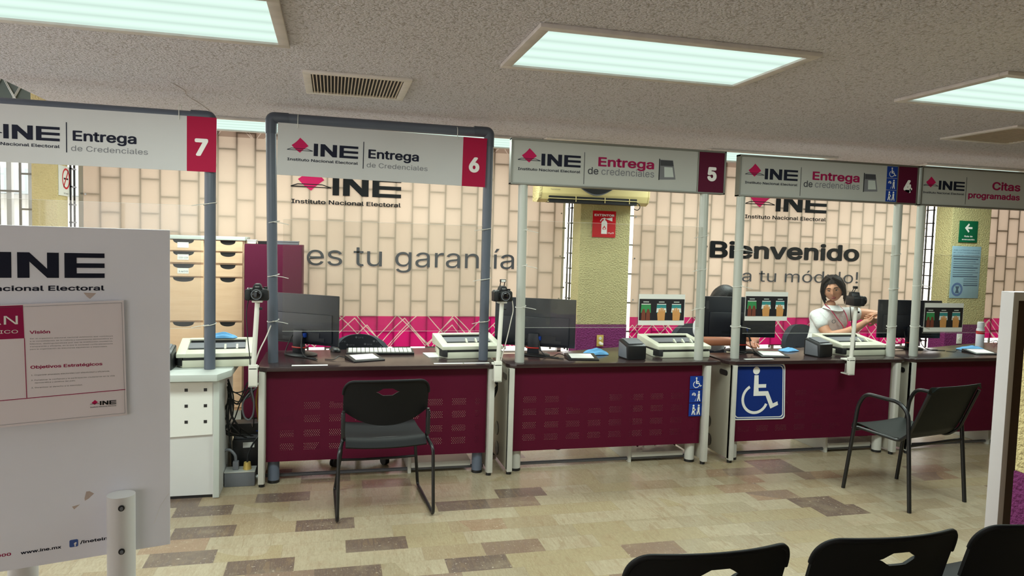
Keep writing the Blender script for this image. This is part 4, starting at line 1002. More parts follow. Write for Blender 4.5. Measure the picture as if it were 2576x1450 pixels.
for ci, (a, b_) in enumerate(cols):
    for ri, (z0, z1) in enumerate(rows): drawer(a+.004, b_-.004, z0, z1, ((' ', '1200-1239', '1400')[ri] if ci == 2 and ri < 3 else None))
t = thing('metal_cabinet', 'magenta metal cabinet beside the drawer cabinet', 'cabinet', (-.70, 6.20, 0))
part('body', MB().box(0, .455, .02, .40, .05, 1.50, .004), 'magenta_cab', t)
for k in (0, 1): d_ = part('door', MB().box(.004+.226*k, .225+.226*k, 0, .02, .06, 1.49, .002), 'magenta_cab', t); part('handle', MB().box(.20+.04*k, .212+.04*k, -.014, .0, .78, .90, .003), 'black_plastic', d_)
part('plinth', MB().box(.01, .445, .03, .39, 0, .05), 'dark_void', t)
for x, y, w_, h, m, la in ((-.555, 6.37, .10, .026, 'black_plastic', 'small black box on top of the magenta cabinet, left of the pipe'), (-.37, 6.37, .18, .032, 'box_grey', 'long dark grey box on top of the magenta cabinet'), (-.66, 6.42, .07, .035, 'acrylic_edge', 'clear plastic case between the two cabinets tops')):
    t = thing('storage_box', la, 'box', (x, y, 1.5)); part('box_body', MB().box(-w_/2, w_/2, -.06, .06, 0, h*.7, .003), m, t); part('lid', MB().box(-w_/2-.003, w_/2+.003, -.063, .063, h*.7, h, .003), m, t)

# ------------------------------------------------------------------ things on the floor between the white desk and desk 6
t = thing('voltage_regulator', 'black voltage regulator on the floor left of desk 6', 'regulator', (-.535, 4.98, 0), .05)
part('case', MB().box(-.085, .085, -.13, .13, .012, .24, .008), 'black_plastic', t)
part('top_panel', MB().box(-.08, .08, -.10, .10, .24, .262, .006), 'box_grey', t)
for a in (-.07, .07):
    for b_ in (-.1, .1): part('foot', MB().cyl((a, b_, 0), (a, b_, .013), .014), 'black_plastic', t)
part('paper_label', MB().box(-.02, .05, -.1315, -.13, .19, .225), 'paper', t, sm=False)
t = thing('power_adapter', 'black network box lying on the voltage regulator', 'network box', (-.535, 4.96, .262), .03)
part('case', MB().box(-.095, .095, -.06, .06, 0, .075, .006), 'black_plastic', t)
part('indicator', MB().box(.06, .075, -.0612, -.06, .02, .026), 'sign_blue', t, sm=False)
t = thing('floor_socket_box', 'grey floor socket box with plugs left of desk 6', 'socket box', (-.545, 4.70, 0))
part('case', MB().prism([(-.09, 0), (.09, 0), (.09, .088), (-.09, .088)], 'y', -.05, .06, .004), 'box_grey', t)
part('lid', MB().box(-.092, .092, -.052, .062, .088, .096, .003), 'alu', t)
part('pipe', MB().cyl((-.15, .02, .035), (-.09, .02, .035), .014).cyl((.09, .02, .035), (.13, .02, .035), .014), 'alu', t)
part('plug', MB().cyl((.04, 0, .096), (.04, 0, .14), .026, .02), 'outlet', t)
part('plug', MB().box(-.045, -.01, -.02, .02, .096, .15, .006), 'box_grey', t)
part('cable', MB().tube(catmull([(-.028, 0, .15), (-.035, 0, .19), (-.07, .01, .22), (-.11, .02, .20), (-.12, .03, .14), (-.10, .08, .10)]), .009, 8), 'box_grey', t)
part('cable', MB().tube(catmull([(.04, 0, .14), (.045, .02, .19), (.07, .08, .24), (.11, .16, .28)]), .006, 8), 'cable_black', t)
t = thing('cable_bundle', 'tangle of black cables hanging between the white desk and desk 6', 'cables', (-.55, 4.72, 0))
random.seed(11)
for k in range(9):
    a = random.uniform(-.02, .02); pts = [(-.078, .02+a, .62+.02*k % .06), (-.06+a, .0, .56), (-.075+.03*math.sin(k), .02*a, .44), (-.05+.05*math.sin(k*2.1), .03, .33+.03*math.cos(k)), (-.03+.012*k, .10+.02*math.sin(k), .27)]
    if k % 3 == 0: pts = pts[:3]+[(-.07, .03, .30), (-.055, .02, .2), (-.06, .10, .06)]
    part('cable', MB().tube(catmull(pts), .0045, 6), 'cable_black', t)
for k in range(5):
    pts = [(-.08, .03, .60-.012*k), (-.02, .02, .57-.02*k+.03*math.sin(k*2)), (.04, .03, .59-.05*math.cos(k*1.7)), (.10, .06, .62+.015*k)]
    part('cable', MB().tube(catmull(pts), .004, 6), 'cable_black', t)
part('cable', MB().tube(catmull([(.06, .0, .70), (.065, .0, .60), (.08, .0, .52), (.075, .0, .44), (.05, .0, .405), (.02, .01, .43), (.01, .02, .50), (.04, .03, .56), (.09, .05, .60)]), .0055, 8), 'box_grey', t)
part('cable', MB().tube(catmull([(.10, .10, .60), (.085, .10, .52), (.09, .10, .44), (.10, .12, .36)]), .006, 8), 'cable_yellow', t)
part('cable', MB().tube(catmull([(.05, .0, .62), (.0, .02, .52), (-.04, .03, .40), (-.07, .03, .33)]), .004, 6), 'cable_black', t)
part('cable', MB().tube(catmull([(.07, .04, .58), (.075, .05, .45), (.07, .08, .34), (.05, .18, .335)]), .004, 6), 'cable_black', t)
# cables between desks 6 and 5
t = thing('cable_bundle', 'cables hanging in the gap between desks 6 and 5', 'cables', (1.11, 4.85, 0))
for k in range(4):
    part('cable', MB().tube(catmull([(-.04, .0, .62-.015*k), (-.005, -.02, .60), (.03, .0, .58-.012*k), (.0, .02, .50-.02*k), (-.02, .02, .36), (-.02, .04, .28)]), .004, 6), 'cable_black', t)
# computers and cables on the shelves under the desks
t = thing('tangled_cord', 'black cords and a white label lying on the shelf under desk 5', 'cord', (2.36, 4.82, .075))
part('cord', MB().tube(catmull([(-.15+.05*k, .06*math.sin(k*2.2), .02+.018*(k % 3)) for k in range(8)]), .008, 6), 'cable_black', t)
part('cord', MB().tube(catmull([(.02+.05*math.cos(k*1.05), .05*math.sin(k*1.05), .03+.006*k) for k in range(9)]), .007, 6), 'cable_black', t)
part('label_tag', MB().box(-.12, -.04, -.06, -.02, .02, .045, .004), 'paper', t)
t = thing('tangled_cord', 'black cords bunched on the shelf under desk 4', 'cord', (3.99, 4.82, .075))
part('cord', MB().tube(catmull([(-.16+.05*k, .05*math.sin(k*2.5), .025+.02*(k % 3)) for k in range(8)]), .011, 6), 'cable_black', t)
part('cord', MB().tube(catmull([(.0+.08*math.cos(k*1.05), .05*math.sin(k*1.05), .03+.008*k) for k in range(9)]), .011, 6), 'cable_black', t)
t = thing('tangled_cord', 'loop of dark cord hanging below the left of desk 5', 'cord', (1.60, 4.86, .12))
part('cord', MB().tube([(.035*math.cos(2*PI*k/20), .01*math.sin(4*PI*k/20), .035*math.sin(2*PI*k/20)) for k in range(20)], .006, 6, closed=True), 'cable_black', t)
part('cord', MB().tube(catmull([(.03, 0, .02), (.06, .02, .05), (.12, .03, .11)]), .006, 6), 'cable_black', t)
# ------------------------------------------------------------------ stacking chairs with sled legs
def chair_back():
    hw, zc = .238, .722
    t = bmesh.new(); cols_ = []
    xs = [hw*math.sin(PI/2*(-1+2*k/56)) for k in range(57)]
    def top(x): q = abs(x)/hw; return .79-.008*q*q-.075*(1-(1-max(0, (q-.74)/.26)**2.4)**(1/2.4))
    def bot(x): q = abs(x)/hw; return .520+.085*q**2.2
    def hole(x):
        q = abs(x)/.058
        return 0 if q >= 1 else .021*min(1, (1-q)/.55)**.9
    def P(x, z):
        q = x/hw; return (x, -.185-.20*(z-.5)-.25*(z-.5)**2+.055*q*q*(1-.2*(z-.5)), z)
    for x in xs:
        b_, h_, t_ = bot(x), hole(x), top(x); zz_ = [b_+(zc-h_-b_)*k/8 for k in range(9)]+[zc+h_+(t_-zc-h_)*k/4 for k in range(5)]
        cols_.append([t.verts.new(P(x, z)) for z in zz_])
    for i in range(len(xs)-1):
        for j in range(13):
            if j == 8: continue
            t.faces.new((cols_[i][j], cols_[i+1][j], cols_[i+1][j+1], cols_[i][j+1]))
    bmesh.ops.remove_doubles(t, verts=t.verts[:], dist=.0004); bmesh.ops.dissolve_degenerate(t, edges=t.edges[:], dist=.0002)
    ex = bmesh.ops.extrude_face_region(t, geom=t.faces[:])
    for v in ex['geom']:
        if isinstance(v, bmesh.types.BMVert): v.co.y += .011
    mb = MB(); mb._add(t)
    # rolled rim along the top edge
    mb.tube([Vector(P(x, top(x)-.004))+Vector((0, .004, 0)) for x in xs], .0085, 8)
    return mb
def stack_chair(loc, rz, label, group):
    t = thing('stacking_chair', label, 'chair', loc, rz, group)
    part('backrest', chair_back(), 'chair_black', t, ang=50)
    def sf(u, v):
        x = (u-.5)*.45; y = -.235+.47*v
        z = .452-.016*math.sin(PI*v)-.02*max(0, (v-.82)/.18)**2+.012*(abs(x)/.225)**2-.045*max(0, (.16-v)/.16)**2
        return (x*(1-.06*v), y, z)
    part('seat', MB().surf(sf, 20, 20, .012), 'chair_black', t, ang=50)
    for s in (-1, 1):
        part('sled_leg', MB().tube([(s*.236, -.185, .61), (s*.238, -.17, .49), (s*.236, -.15, .437), (s*.262, -.235, .39), (s*.266, -.262, .012), (s*.258, .262, .012), (s*.232, .19, .22), (s*.215, .175, .425), (s*.20, .10, .432)], .0098, 12, .035), 'black_metal', t)
        part('back_bracket', MB().box(s*.238-.011, s*.238+.011, -.20, -.165, .46, .60, .006), 'black_plastic', t)
    part('stretcher', MB().tube([(-.232, .192, .22), (-.1, .20, .213), (.1, .20, .213), (.232, .192, .22)], .008, 10), 'black_metal', t)
    part('seat_rail', MB().tube([(-.20, .10, .432), (.20, .10, .432)], .008, 10).tube([(-.236, -.15, .437), (.236, -.15, .437)], .008, 10), 'black_metal', t)
    return t
c1 = stack_chair((.30, 4.215, 0), .04, 'black plastic stacking chair standing before desk 6', 'black plastic chairs')
dup(c1, (.985, 1.855, 0), .0, 'black plastic chair at the bottom edge, first from the left in the front row', 'black plastic chairs')
dup(c1, (1.545, 1.855, 0), .0, 'black plastic chair at the bottom edge, in the middle of the front row', 'black plastic chairs')
dup(c1, (2.09, 1.855, 0), .0, 'black plastic chair in the bottom right corner, next to the white framed partition', 'black plastic chairs')

# metal armchair with perforated seat
t = thing('armchair', 'dark green metal armchair facing desk 4', 'chair', (3.64, 3.815, 0), math.radians(11))
pr = [(.235, .405), (.225, .435), (.17, .44), (.0, .418), (-.11, .42), (-.175, .455), (-.225, .55), (-.285, .70), (-.315, .775), (-.335, .785)]
prc = catmull([(0, a, b_) for a, b_ in pr], 5)
def af(u, v):
    p = prc[min(len(prc)-1, int(round(v*(len(prc)-1))))]; k = (u-.5)*2
    return (k*(.222+.012*v), p.y+.018*k*k*(v > .5), p.z+.008*k*k*(v < .45)-.03*max(0, abs(k)-.8)*(v > .97)*5)
part('seat', MB().surf(lambda u, v: af(u, v*.48), 16, 24, .004), 'green_black', t, ang=60)
part('backrest', MB().surf(lambda u, v: af(u, .48+v*.52), 16, 24, .004), 'green_black', t, ang=60)
for s in (-1, 1):
    a = part('arm_frame', MB().tube([(s*.264, -.240, .0), (s*.252, -.185, .60), (s*.250, -.12, .655), (s*.250, .12, .662), (s*.252, .17, .58), (s*.264, .238, .0)], .0125, 14, .06, flat=1.0), 'black_metal', t)
    part('side_rail', MB().tube([(s*.258, .20, .41), (s*.235, .18, .425), (s*.228, -.12, .41), (s*.24, -.19, .47), (s*.236, -.30, .74)], .010, 10, .03), 'black_metal', t)
part('cross_rail', MB().tube([(-.255, .195, .405), (.255, .195, .405)], .009, 10), 'black_metal', t)
part('cross_rail', MB().tube([(-.25, -.20, .40), (.25, -.20, .40)], .009, 10), 'black_metal', t)

# office chairs behind the desks
def office_chair(loc, rz, label, back='fabric_dark', zb=(.60, .885)):
    t = thing('office_chair', label, 'chair', loc, rz, 'office chairs behind the desks')
    part('seat', MB().prism(rrect(.48, .46, .12), 'z', .44, .51, .02), back, t)
    hw = .24
    bk = part('backrest', MB().surf(lambda u, v: ((u-.5)*2*hw*(1-.55*max(0, v-.35)**2.2), .22+.05*(1-(2*u-1)**2)+.03*v, zb[0]+(zb[1]-zb[0])*v*(1-.22*abs(2*u-1)**2.6)), 22, 12, .045), back, t, ang=60)
    part('back_support', MB().tube([(0, .10, .43), (0, .26, .46), (0, .315, .60), (0, .315, .70)], .018, 10, .06), 'black_plastic', t)
    part('gas_lift', MB().cyl((0, 0, .10), (0, 0, .44), .026), 'black_plastic', t)
    for k in range(5):
        a = 2*PI*k/5+.3; c, s = math.cos(a), math.sin(a)
        lg = part('base_leg', MB().tube([(.02*c, .02*s, .12), (.16*c, .16*s, .105), (.29*c, .29*s, .085)], [.028, .022, .016], 10), 'black_plastic', t)
        part('caster', MB().cyl((.29*c-.012*s-.006*s, .29*s+.018*c, .030), (.29*c-.004*s, .29*s+.004*c, .030), .030, n=18).cyl((.29*c+.004*s, .29*s-.004*c, .030), (.29*c+.018*s, .29*s-.018*c, .030), .030, n=18).cyl((.29*c, .29*s, .03), (.29*c, .29*s, .085), .008), 'black_plastic', lg)
    return t
oc = office_chair((.205, 5.20, 0), 0, 'office chair with printed dark cover behind the keyboard of desk 6', zb=(.58, .848))
bk_ = [c for c in oc.children if c.name.startswith('backrest')][0]
for x, z in ((-.14, .798), (-.01, .822), (.12, .796), (-.075, .768), (.055, .772), (.17, .755), (-.19, .755)):
    yb = min(v.co.y for v in bk_.data.vertices if abs(v.co.x-x) < .035 and abs(v.co.z-z) < .035)-.003
    b = MB(); text_bm(b, 'IFE', x, z, .015, .04, .01); b.prism([(x-.024, z+.008), (x-.014, z-.001), (x-.004, z+.008), (x-.014, z+.017)], 'y', -.0008, 0)
    b.rot(Matrix.Translation((0, yb, 0))); part('printed_letters', b, 'fabric_print', bk_, sm=False)
dup(oc, (4.52, 5.86, 0), .1, 'office chair the woman in the white polo sits on')
dup(oc, (3.33, 5.93, 0), -.1, 'office chair of the black haired person behind the monitor')
for cc in [c for c in COL.objects if c.name.startswith('printed_letters') and c.parent and c.parent.parent and c.parent.parent is not oc]: bpy.data.objects.remove(cc)

# ------------------------------------------------------------------ grey totem panel at the left
RT = math.atan2(.126, .463)
t = thing('information_totem', 'large grey information totem on round posts at the left edge', 'totem', (-.529, 2.607, 0), RT)
part('panel', MB().box(-1.05, 0, 0, .012, .5, 1.58, .0015), 'panel_grey', t, sm=False)
y_ = -.0004
zb0, zt0 = 1.419, 1.498; hI = zt0-zb0; stI = .031
def L(poly): flat(t, 'lettering', poly, y_, 'navy_ink')
L([(-.47, zb0), (-.439, zb0), (-.439, zt0), (-.47, zt0)])
L([(-.424, zb0), (-.424+stI, zb0), (-.424+stI, zt0-.36*hI), (-.316-stI, zb0), (-.316, zb0), (-.316, zt0), (-.316-stI, zt0), (-.316-stI, zb0+.36*hI), (-.424+stI, zt0), (-.424, zt0)])
q = hI/5.4
L([(-.301, zb0), (-.191, zb0), (-.191, zb0+q), (-.301+.033, zb0+q), (-.301+.033, zb0+hI/2-q/2), (-.191, zb0+hI/2-q/2), (-.191, zb0+hI/2+q/2), (-.301+.033, zb0+hI/2+q/2), (-.301+.033, zt0-q), (-.191, zt0-q), (-.191, zt0), (-.301, zt0)])
lettering(t, 'Instituto Nacional Electoral', -.191, 1.379, .021, 'navy_ink', .475, .03, 'r', y=y_)
flat(t, 'emblem', [(-.56, 1.39), (-.50, 1.46), (-.56, 1.53), (-.62, 1.46)], y_, 'magenta')
lettering(t, 'www.ine.mx', -.425, .546, .013, 'navy_ink', .108, .03, y=y_)
lettering(t, '/inetelmx', -.265, .551, .0135, 'navy_ink', .098, .03, y=y_)
lettering(t, '01 800 433 2000', -.450, .548, .0125, 'maroon_ink', .17, .03, 'r', y=y_)
fb = part('web_badge', MB().prism(rrect(.024, .024, .004, 4, -.283, .556), 'y', y_-.0008, y_), 'fb_blue', t, sm=False)
lettering(fb, 'f', -.278, .546, .0165, 'white_ink', .008, .04, 'c', y=y_-.001)
part('torn_patch', MB().prism([(-.252, .70), (-.247, .722), (-.238, .722), (-.225, .712), (-.233, .705), (-.24, .698), (-.251, .692)], 'y', y_-.0003, y_), 'torn', t, sm=False)
part('torn_patch', MB().prism([(-.287, .678), (-.265, .682), (-.281, .668)], 'y', y_-.0003, y_), 'torn', t, sm=False)
part('torn_patch', MB().prism([(-.25, 1.372), (-.215, 1.37), (-.222, 1.362), (-.232, 1.352), (-.24, 1.358)], 'y', y_-.0003, y_), 'torn', t, sm=False)
part('scratch', MB().tube([(-.004, -.0006, .68), (-.03, -.0006, .64), (-.05, -.0006, .58)], .0006, 4), 'white_ink', t, sm=False)
for xx, yy, zt in ((-.148, -.043, .712), (-.425, .055, .70)):
    p = part('post', MB().cyl((xx, yy, 0), (xx, yy, zt), .042, n=32), 'totem_post', t)
    if yy < 0:
        for z in (zt-.032, zt-.175):
            b = part('bolt', MB().cyl((xx, yy-.047, z), (xx, yy-.040, z), .0095, n=16), 'black_plastic', p)
            part('bolt_head', MB().cyl((xx, yy-.052, z), (xx, yy-.046, z), .0055, n=6), 'box_grey', b)
    part('foot_plate', MB().box(xx-.07, xx+.07, yy-.07, yy+.07, 0, .006), 'totem_post', p)
# poster board hung on the totem
t = thing('vision_poster', 'pinkish printed board headed Visión and Objetivos Estratégicos on the grey totem', 'poster', (-.529+.005, 2.607-.012, 0), RT)
part('board', MB().prism([(-1.0, .950), (-.131, .968), (-.139, 1.347), (-1.0, 1.32)], 'y', -.009, 0), 'poster_pink', t, sm=False)
y_ = -.0092
flat(t, 'title_block', [(-.75, 1.228), (-.408, 1.234), (-.411, 1.336), (-.75, 1.328)], y_, 'maroon_ink')
lettering(t, 'PLAN', -.424, 1.278, .037, 'white_ink', .15, -.012, 'r', y=y_-.001); lettering(t, 'ESTRATÉGICO', -.424, 1.2505, .0145, 'white_ink', .175, -.008, 'r', y=y_-.001)
def rule(a, b_, wd, m):
    dx, dz = b_[0]-a[0], b_[1]-a[1]; l_ = math.hypot(dx, dz); nx, nz = -dz/l_*wd, dx/l_*wd
    flat(t, 'rule', [(a[0]-nx, a[1]-nz), (b_[0]-nx, b_[1]-nz), (b_[0]+nx, b_[1]+nz), (a[0]+nx, a[1]+nz)], y_, m)
rule((-.408, 1.234), (-.404, 1.048), .001, 'maroon_ink'); rule((-1.0, 1.030), (-.136, 1.054), .0011, 'maroon_ink')
rule((-1.0, .958), (-.137, .976), .0004, 'grey_ink'); rule((-.137, .976), (-.145, 1.340), .0004, 'grey_ink'); rule((-1.0, 1.313), (-.145, 1.340), .0004, 'grey_ink')
lettering(t, 'Visión', -.394, 1.2475, .0125, 'maroon_ink', .053, .03, y=y_)
for k, s_ in enumerate(('Ser el organismo electoral nacional autónomo que contribuya', 'a la consolidación de la cultura y convivencia democrática en', 'México, distinguiendose por ser la institución moderna,', 'transparente y eficiente, en la que la sociedad confíe plenamente', 'para la organización de elecciones equitativas e imparciales.')):
    lettering(t, s_, -.394, 1.2305-.0083*k, .0045, 'black_ink', .223 if k < 4 else .208, .0, y=y_)
lettering(t, 'Objetivos Estratégicos', -.393, 1.1385, .0125, 'maroon_ink', .193, .03, y=y_)
for s_, z, w_, dx in (('1. Organizar procesos electorales con efectividad y eficiencia.', 1.116, .212, 0), ('2. Fortalecer la confianza y la participación ciudadanas en la vida', 1.100, .226, 0), ('democrática y política del país.', 1.0915, .108, .009), ('3. Garantizar el derecho a la identidad.', 1.0765, .136, 0)):
    lettering(t, s_, -.392+dx, z, .0052, 'black_ink', w_, .0, y=y_)
ine_logo(t, -.235, 1.002, .073, y_, 'black_ink', 'magenta')

# white framed partition at the right edge
t = thing('partition_panel', 'white framed brown partition panel at the right edge', 'partition', (3.0, 2.58, 0))
f = MB(); f.box(0, .032, 0, .065, 0, 1.415, .003); f.box(.032, 1.1, 0, .065, 1.375, 1.415, .003); f.box(.032, 1.1, 0, .065, 0, .06, .003); f.box(1.07, 1.1, 0, .065, .06, 1.375, .003)
part('frame', f, 'partition', t)
part('inset_panel', MB().box(.032, 1.07, .022, .045, .06, 1.375), 'brown_panel', t, sm=False)

# ------------------------------------------------------------------ the two people behind the counters
def skin_mesh(nodes, sub=2):
    """nodes: name -> (parent, position, radius); grows one smooth surface"""
    me = bpy.data.meshes.new('s'); ob = bpy.data.objects.new('s', me); COL.objects.link(ob)
    keys = list(nodes); ix = {k: i for i, k in enumerate(keys)}
    me.from_pydata([nodes[k][1] for k in keys], [(ix[nodes[k][0]], ix[k]) for k in keys if nodes[k][0]], [])
    m = ob.modifiers.new('k', 'SKIN'); m.use_smooth_shade = True; m.branch_smoothing = .4
    for k in keys:
        v = me.skin_vertices[0].data[ix[k]]; r_ = nodes[k][2]; v.radius = r_ if isinstance(r_, tuple) else (r_, r_); v.use_root = nodes[k][0] is None
    s_ = ob.modifiers.new('s', 'SUBSURF'); s_.levels = s_.render_levels = sub
    bpy.context.view_layer.update()
    out = bpy.data.meshes.new_from_object(ob.evaluated_get(bpy.context.evaluated_depsgraph_get()))
    bpy.data.objects.remove(ob); bpy.data.meshes.remove(me); return out
def head_bm(c, k, rot):
    """a head with brow, nose, cheeks and chin, facing -y; c centre of the skull, k scale (1 = 0.23 m tall)"""
    t = bmesh.new(); bmesh.ops.create_uvsphere(t, u_segments=44, v_segments=32, radius=1)
    for v in t.verts:
        x, y, z = v.co; f = max(0, -y)
        X, Y, Z = x*.083, y*.096, z*.114
        if z < 0: X *= 1-.30*(-z)**1.5*(.5+.5*f); Y *= 1-.10*(-z)
        if y > 0 and z < -.35: Y *= 1-.5*(-z-.35)
        g = lambda px, pz, sx, sz: math.exp(-((x-px)/sx)**2-((z-pz)/sz)**2)*f
        Y -= .022*g(0, -.16, .13, .20) + .007*g(0, .05, .10, .25) + .006*g(0, .28, .6, .13) + .006*g(0, -.52, .28, .09) + .009*g(0, -.80, .3, .15)
        Y += .010*(g(.36, .08, .17, .12)+g(-.36, .08, .17, .12)) + .004*g(0, -.40, .25, .05)
        X += .006*(g(.6, -.2, .25, .25)-g(-.6, -.2, .25, .25))
        v.co = Vector((X, Y, Z))*k
    for s in (-1, 1):
        e = bmesh.new(); bmesh.ops.create_uvsphere(e, u_segments=12, v_segments=8, radius=1)
        for v in e.verts: v.co = Vector((s*.078+v.co.x*.012, .01+v.co.y*.022, -.004+v.co.z*.032))*k
        me = bpy.data.meshes.new('e'); e.to_mesh(me); e.free(); t.from_mesh(me); bpy.data.meshes.remove(me)
    mw = Matrix.Translation(c) @ rot
    return t, mw
def hand_nodes(N, pre, wrist, palm, dirn, side, up, curl=.5):
    d = Vector(dirn).normalized(); s = Vector(side).normalized(); u = Vector(up).normalized(); p = Vector(palm)
    N[pre+'p'] = (wrist, tuple(p), (.030, .020))
    for i, (o, ln) in enumerate(((-.030, .070), (-.010, .078), (.010, .073), (.030, .058))):
        a = p+s*o+d*.035; b_ = a+d*ln*.5-u*ln*.12*curl; c = b_+d*ln*.35-u*ln*.45*curl
        N[pre+'f%da' % i] = (pre+'p', tuple(a), .0105); N[pre+'f%db' % i] = (pre+'f%da' % i, tuple(b_), .0090); N[pre+'f%dc' % i] = (pre+'f%db' % i, tuple(c), .0075)
    a = p-s*.036-d*.01; b_ = a-s*.022+d*.03; c = b_+d*.028+s*.004
    N[pre+'ta'] = (pre+'p', tuple(a), .0125); N[pre+'tb'] = (pre+'ta', tuple(b_), .0100); N[pre+'tc'] = (pre+'tb', tuple(c), .008)
def person(label, loc, N, torso, head_c, head_rot, skin, top_m, hair_fn, hair_m, sleeve, kh=1.):
    t = thing('person', label, 'person', loc)
    me = skin_mesh(N)
    b = MB(); b.bm.from_mesh(me); bpy.data.meshes.remove(me)
    h, mw = head_bm(Vector(head_c), kh, head_rot); b._add(h, mw)
    body = part('body', b, skin, t, ang=70)
    part('polo_shirt' if top_m == 'polo' else 'shirt', skin_mesh(torso), top_m, t, ang=80)
    legs = {k: (p, q, tuple(z+.010 for z in r_) if isinstance(r_, tuple) else r_+.010) for k, (p, q, r_) in N.items() if k in ('pelvis', 'hipL', 'hipR', 'kneeL', 'kneeR', 'ankL', 'ankR')}
    part('trousers', skin_mesh(legs), 'trousers', t, ang=80)
    R = Matrix.Translation(Vector(head_c)) @ head_rot @ Matrix.Scale(kh, 4)
    for s in (-1, 1):
        e = part('eye', MB().ball((s*.030, -.0775, .008), .012, .008, .0052, mw=R), 'eye_white', t)
        part('iris', MB().ball((s*.029, -.0845, .008), .0062, .003, .0058, mw=R), 'eye_dark', e)
        part('upper_lid', MB().tube([R @ Vector((s*(.030+.0155*math.cos(a)), -.0835+.006*abs(math.cos(a)), .0075+.0058*math.sin(a))) for a in [PI*k/8 for k in range(9)]], .0024, 6), 'eye_dark', e)
        part('eyebrow', MB().tube([R @ Vector((s*x, yy, z)) for x, yy, z in ((.013, -.0955, .0315), (.031, -.0935, .0355), (.050, -.081, .027))], [.0034, .0038, .002], 6), hair_m, t)
    part('lips', MB().ball((0, -.0905, -.056), .021, .008, .0048, mw=R).ball((0, -.0895, -.064), .017, .008, .005, mw=R), 'lips', t)
    hair_fn(t, R)
    return t
def shell_hair(cover, extra=None):
    def fn(u, v): pass
    return fn
def hair_cap(t, R, m, front, side, back, puff=.012, drop=None):
    """hair as a shell over the skull: hairline at angle `front` above the brow, hanging to z=side / z=back"""
    nb = MB(); nu, nv = 48, 18
    def fn(u, v):
        a = 2*PI*u; fx = math.cos(a-PI/2)                # 1 at the front (-y)
        ffront = max(0, math.cos(a+PI/2))               # front when a = -pi/2
        lo = back+(side-back)*(1-abs(math.sin(a)))
        if math.sin(a) < 0: lo = side+(front-side)*min(1, (-math.sin(a))**2.2*1.25)
        zt = 1.0; z = zt+(lo/.116-zt)*v
        r_ = math.sqrt(max(0, 1-min(1, max(z, -.2))**2)); r_ = r_ if z > 0 else 1
        wob = 1+.05*math.sin(a*11+v*3)*v+.03*math.sin(a*23)*v
        X = math.cos(a)*r_*(.083+puff)*wob; Y = math.sin(a)*r_*(.096+puff)*wob+.004
        Z = z*.116+puff*(1-v)*1.1
        if z < 0: X *= 1+.05*z; Y = Y*(1+.0*z)
        return R @ Vector((X, Y, Z))
    nb.surf(fn, nu, nv, .006)
    return part('hair', nb, m, t, ang=80)
# woman
N = {
 'pelvis': (None, (4.50, 5.80, .58), (.16, .13)), 'belly': ('pelvis', (4.50, 5.78, .70), (.155, .125)), 'ribs': ('belly', (4.51, 5.76, .84), (.15, .115)), 'chest': ('ribs', (4.525, 5.74, .96), (.13, .10)), 'necka': ('chest', (4.515, 5.72, 1.055), .056), 'neckb': ('necka', (4.50, 5.70, 1.13), .050),
 'shR': ('chest', (4.385, 5.745, .982), .056), 'elR': ('shR', (4.42, 5.60, .80), .054), 'fR': ('elR', (4.53, 5.51, .84), .048), 'wrR': ('fR', (4.655, 5.47, .92), .033),
 'shL': ('chest', (4.685, 5.725, 1.002), .056), 'upL': ('shL', (4.86, 5.66, 1.0), .058), 'elL': ('upL', (5.035, 5.60, .97), .056), 'fL': ('elL', (4.93, 5.52, .97), .050), 'wrL': ('fL', (4.815, 5.47, .965), .034),
 'hipR': ('pelvis', (4.41, 5.74, .55), .10), 'kneeR': ('hipR', (4.38, 5.34, .54), .075), 'ankR': ('kneeR', (4.38, 5.40, .09), .045), 'hipL': ('pelvis', (4.60, 5.74, .55), .10), 'kneeL': ('hipL', (4.64, 5.34, .54), .075), 'ankL': ('kneeL', (4.64, 5.40, .09), .045)}
N['toeR'] = ('ankR', (4.37, 5.27, .045), .038); N['toeL'] = ('ankL', (4.65, 5.27, .045), .038)
hand_nodes(N, 'hR', 'wrR', (4.70, 5.455, .965), (.45, -.2, .85), (.2, 1, .1), (-.8, 0, .5), .8)
hand_nodes(N, 'hL', 'wrL', (4.765, 5.455, .965), (-.8, -.25, .3), (.1, -.3, 1), (0, -1, 0), .8)
T_ = {
 'a': (None, (4.50, 5.79, .60), (.178, .148)), 'b': ('a', (4.50, 5.78, .71), (.175, .143)), 'c': ('b', (4.51, 5.755, .85), (.172, .138)), 'd': ('c', (4.525, 5.735, .965), (.152, .122)), 'e': ('d', (4.517, 5.723, 1.045), (.072, .07)),
 'sR': ('d', (4.385, 5.74, .985), .075), 'sR2': ('sR', (4.398, 5.69, .92), .070), 'sR3': ('sR2', (4.408, 5.645, .86), .068), 'sL': ('d', (4.685, 5.72, 1.005), .075), 'sL2': ('sL', (4.76, 5.695, 1.0), .072), 'sL3': ('sL2', (4.82, 5.675, 1.0), .070)}
HR = Matrix.Rotation(math.radians(-13), 4, 'Y') @ Matrix.Rotation(math.radians(-40), 4, 'Z') @ Matrix.Rotation(math.radians(6), 4, 'X')
def woman_hair(t, R):
    hair_cap(t, R, 'hair', .070, -.075, -.105, .014)
    for s in (-1, 1):
        b = MB()
        for k in range(7):
            y0 = -.05+.02*k
            b.tube([R @ Vector((s*(.012+.004*k), y0*.5-.03, .122)), R @ Vector((s*.072, y0*.8-.02, .075)), R @ Vector((s*.094, y0, .0)), R @ Vector((s*(.090+.004*math.sin(k*2)), y0+.005, -.07)), R @ Vector((s*(.078+.012*math.sin(k*3)), y0+.004, -.125-.012*math.cos(k*2.3)))], [.010, .013, .013, .010, .003], 8)
        part('hair_strands', b, 'hair', t)
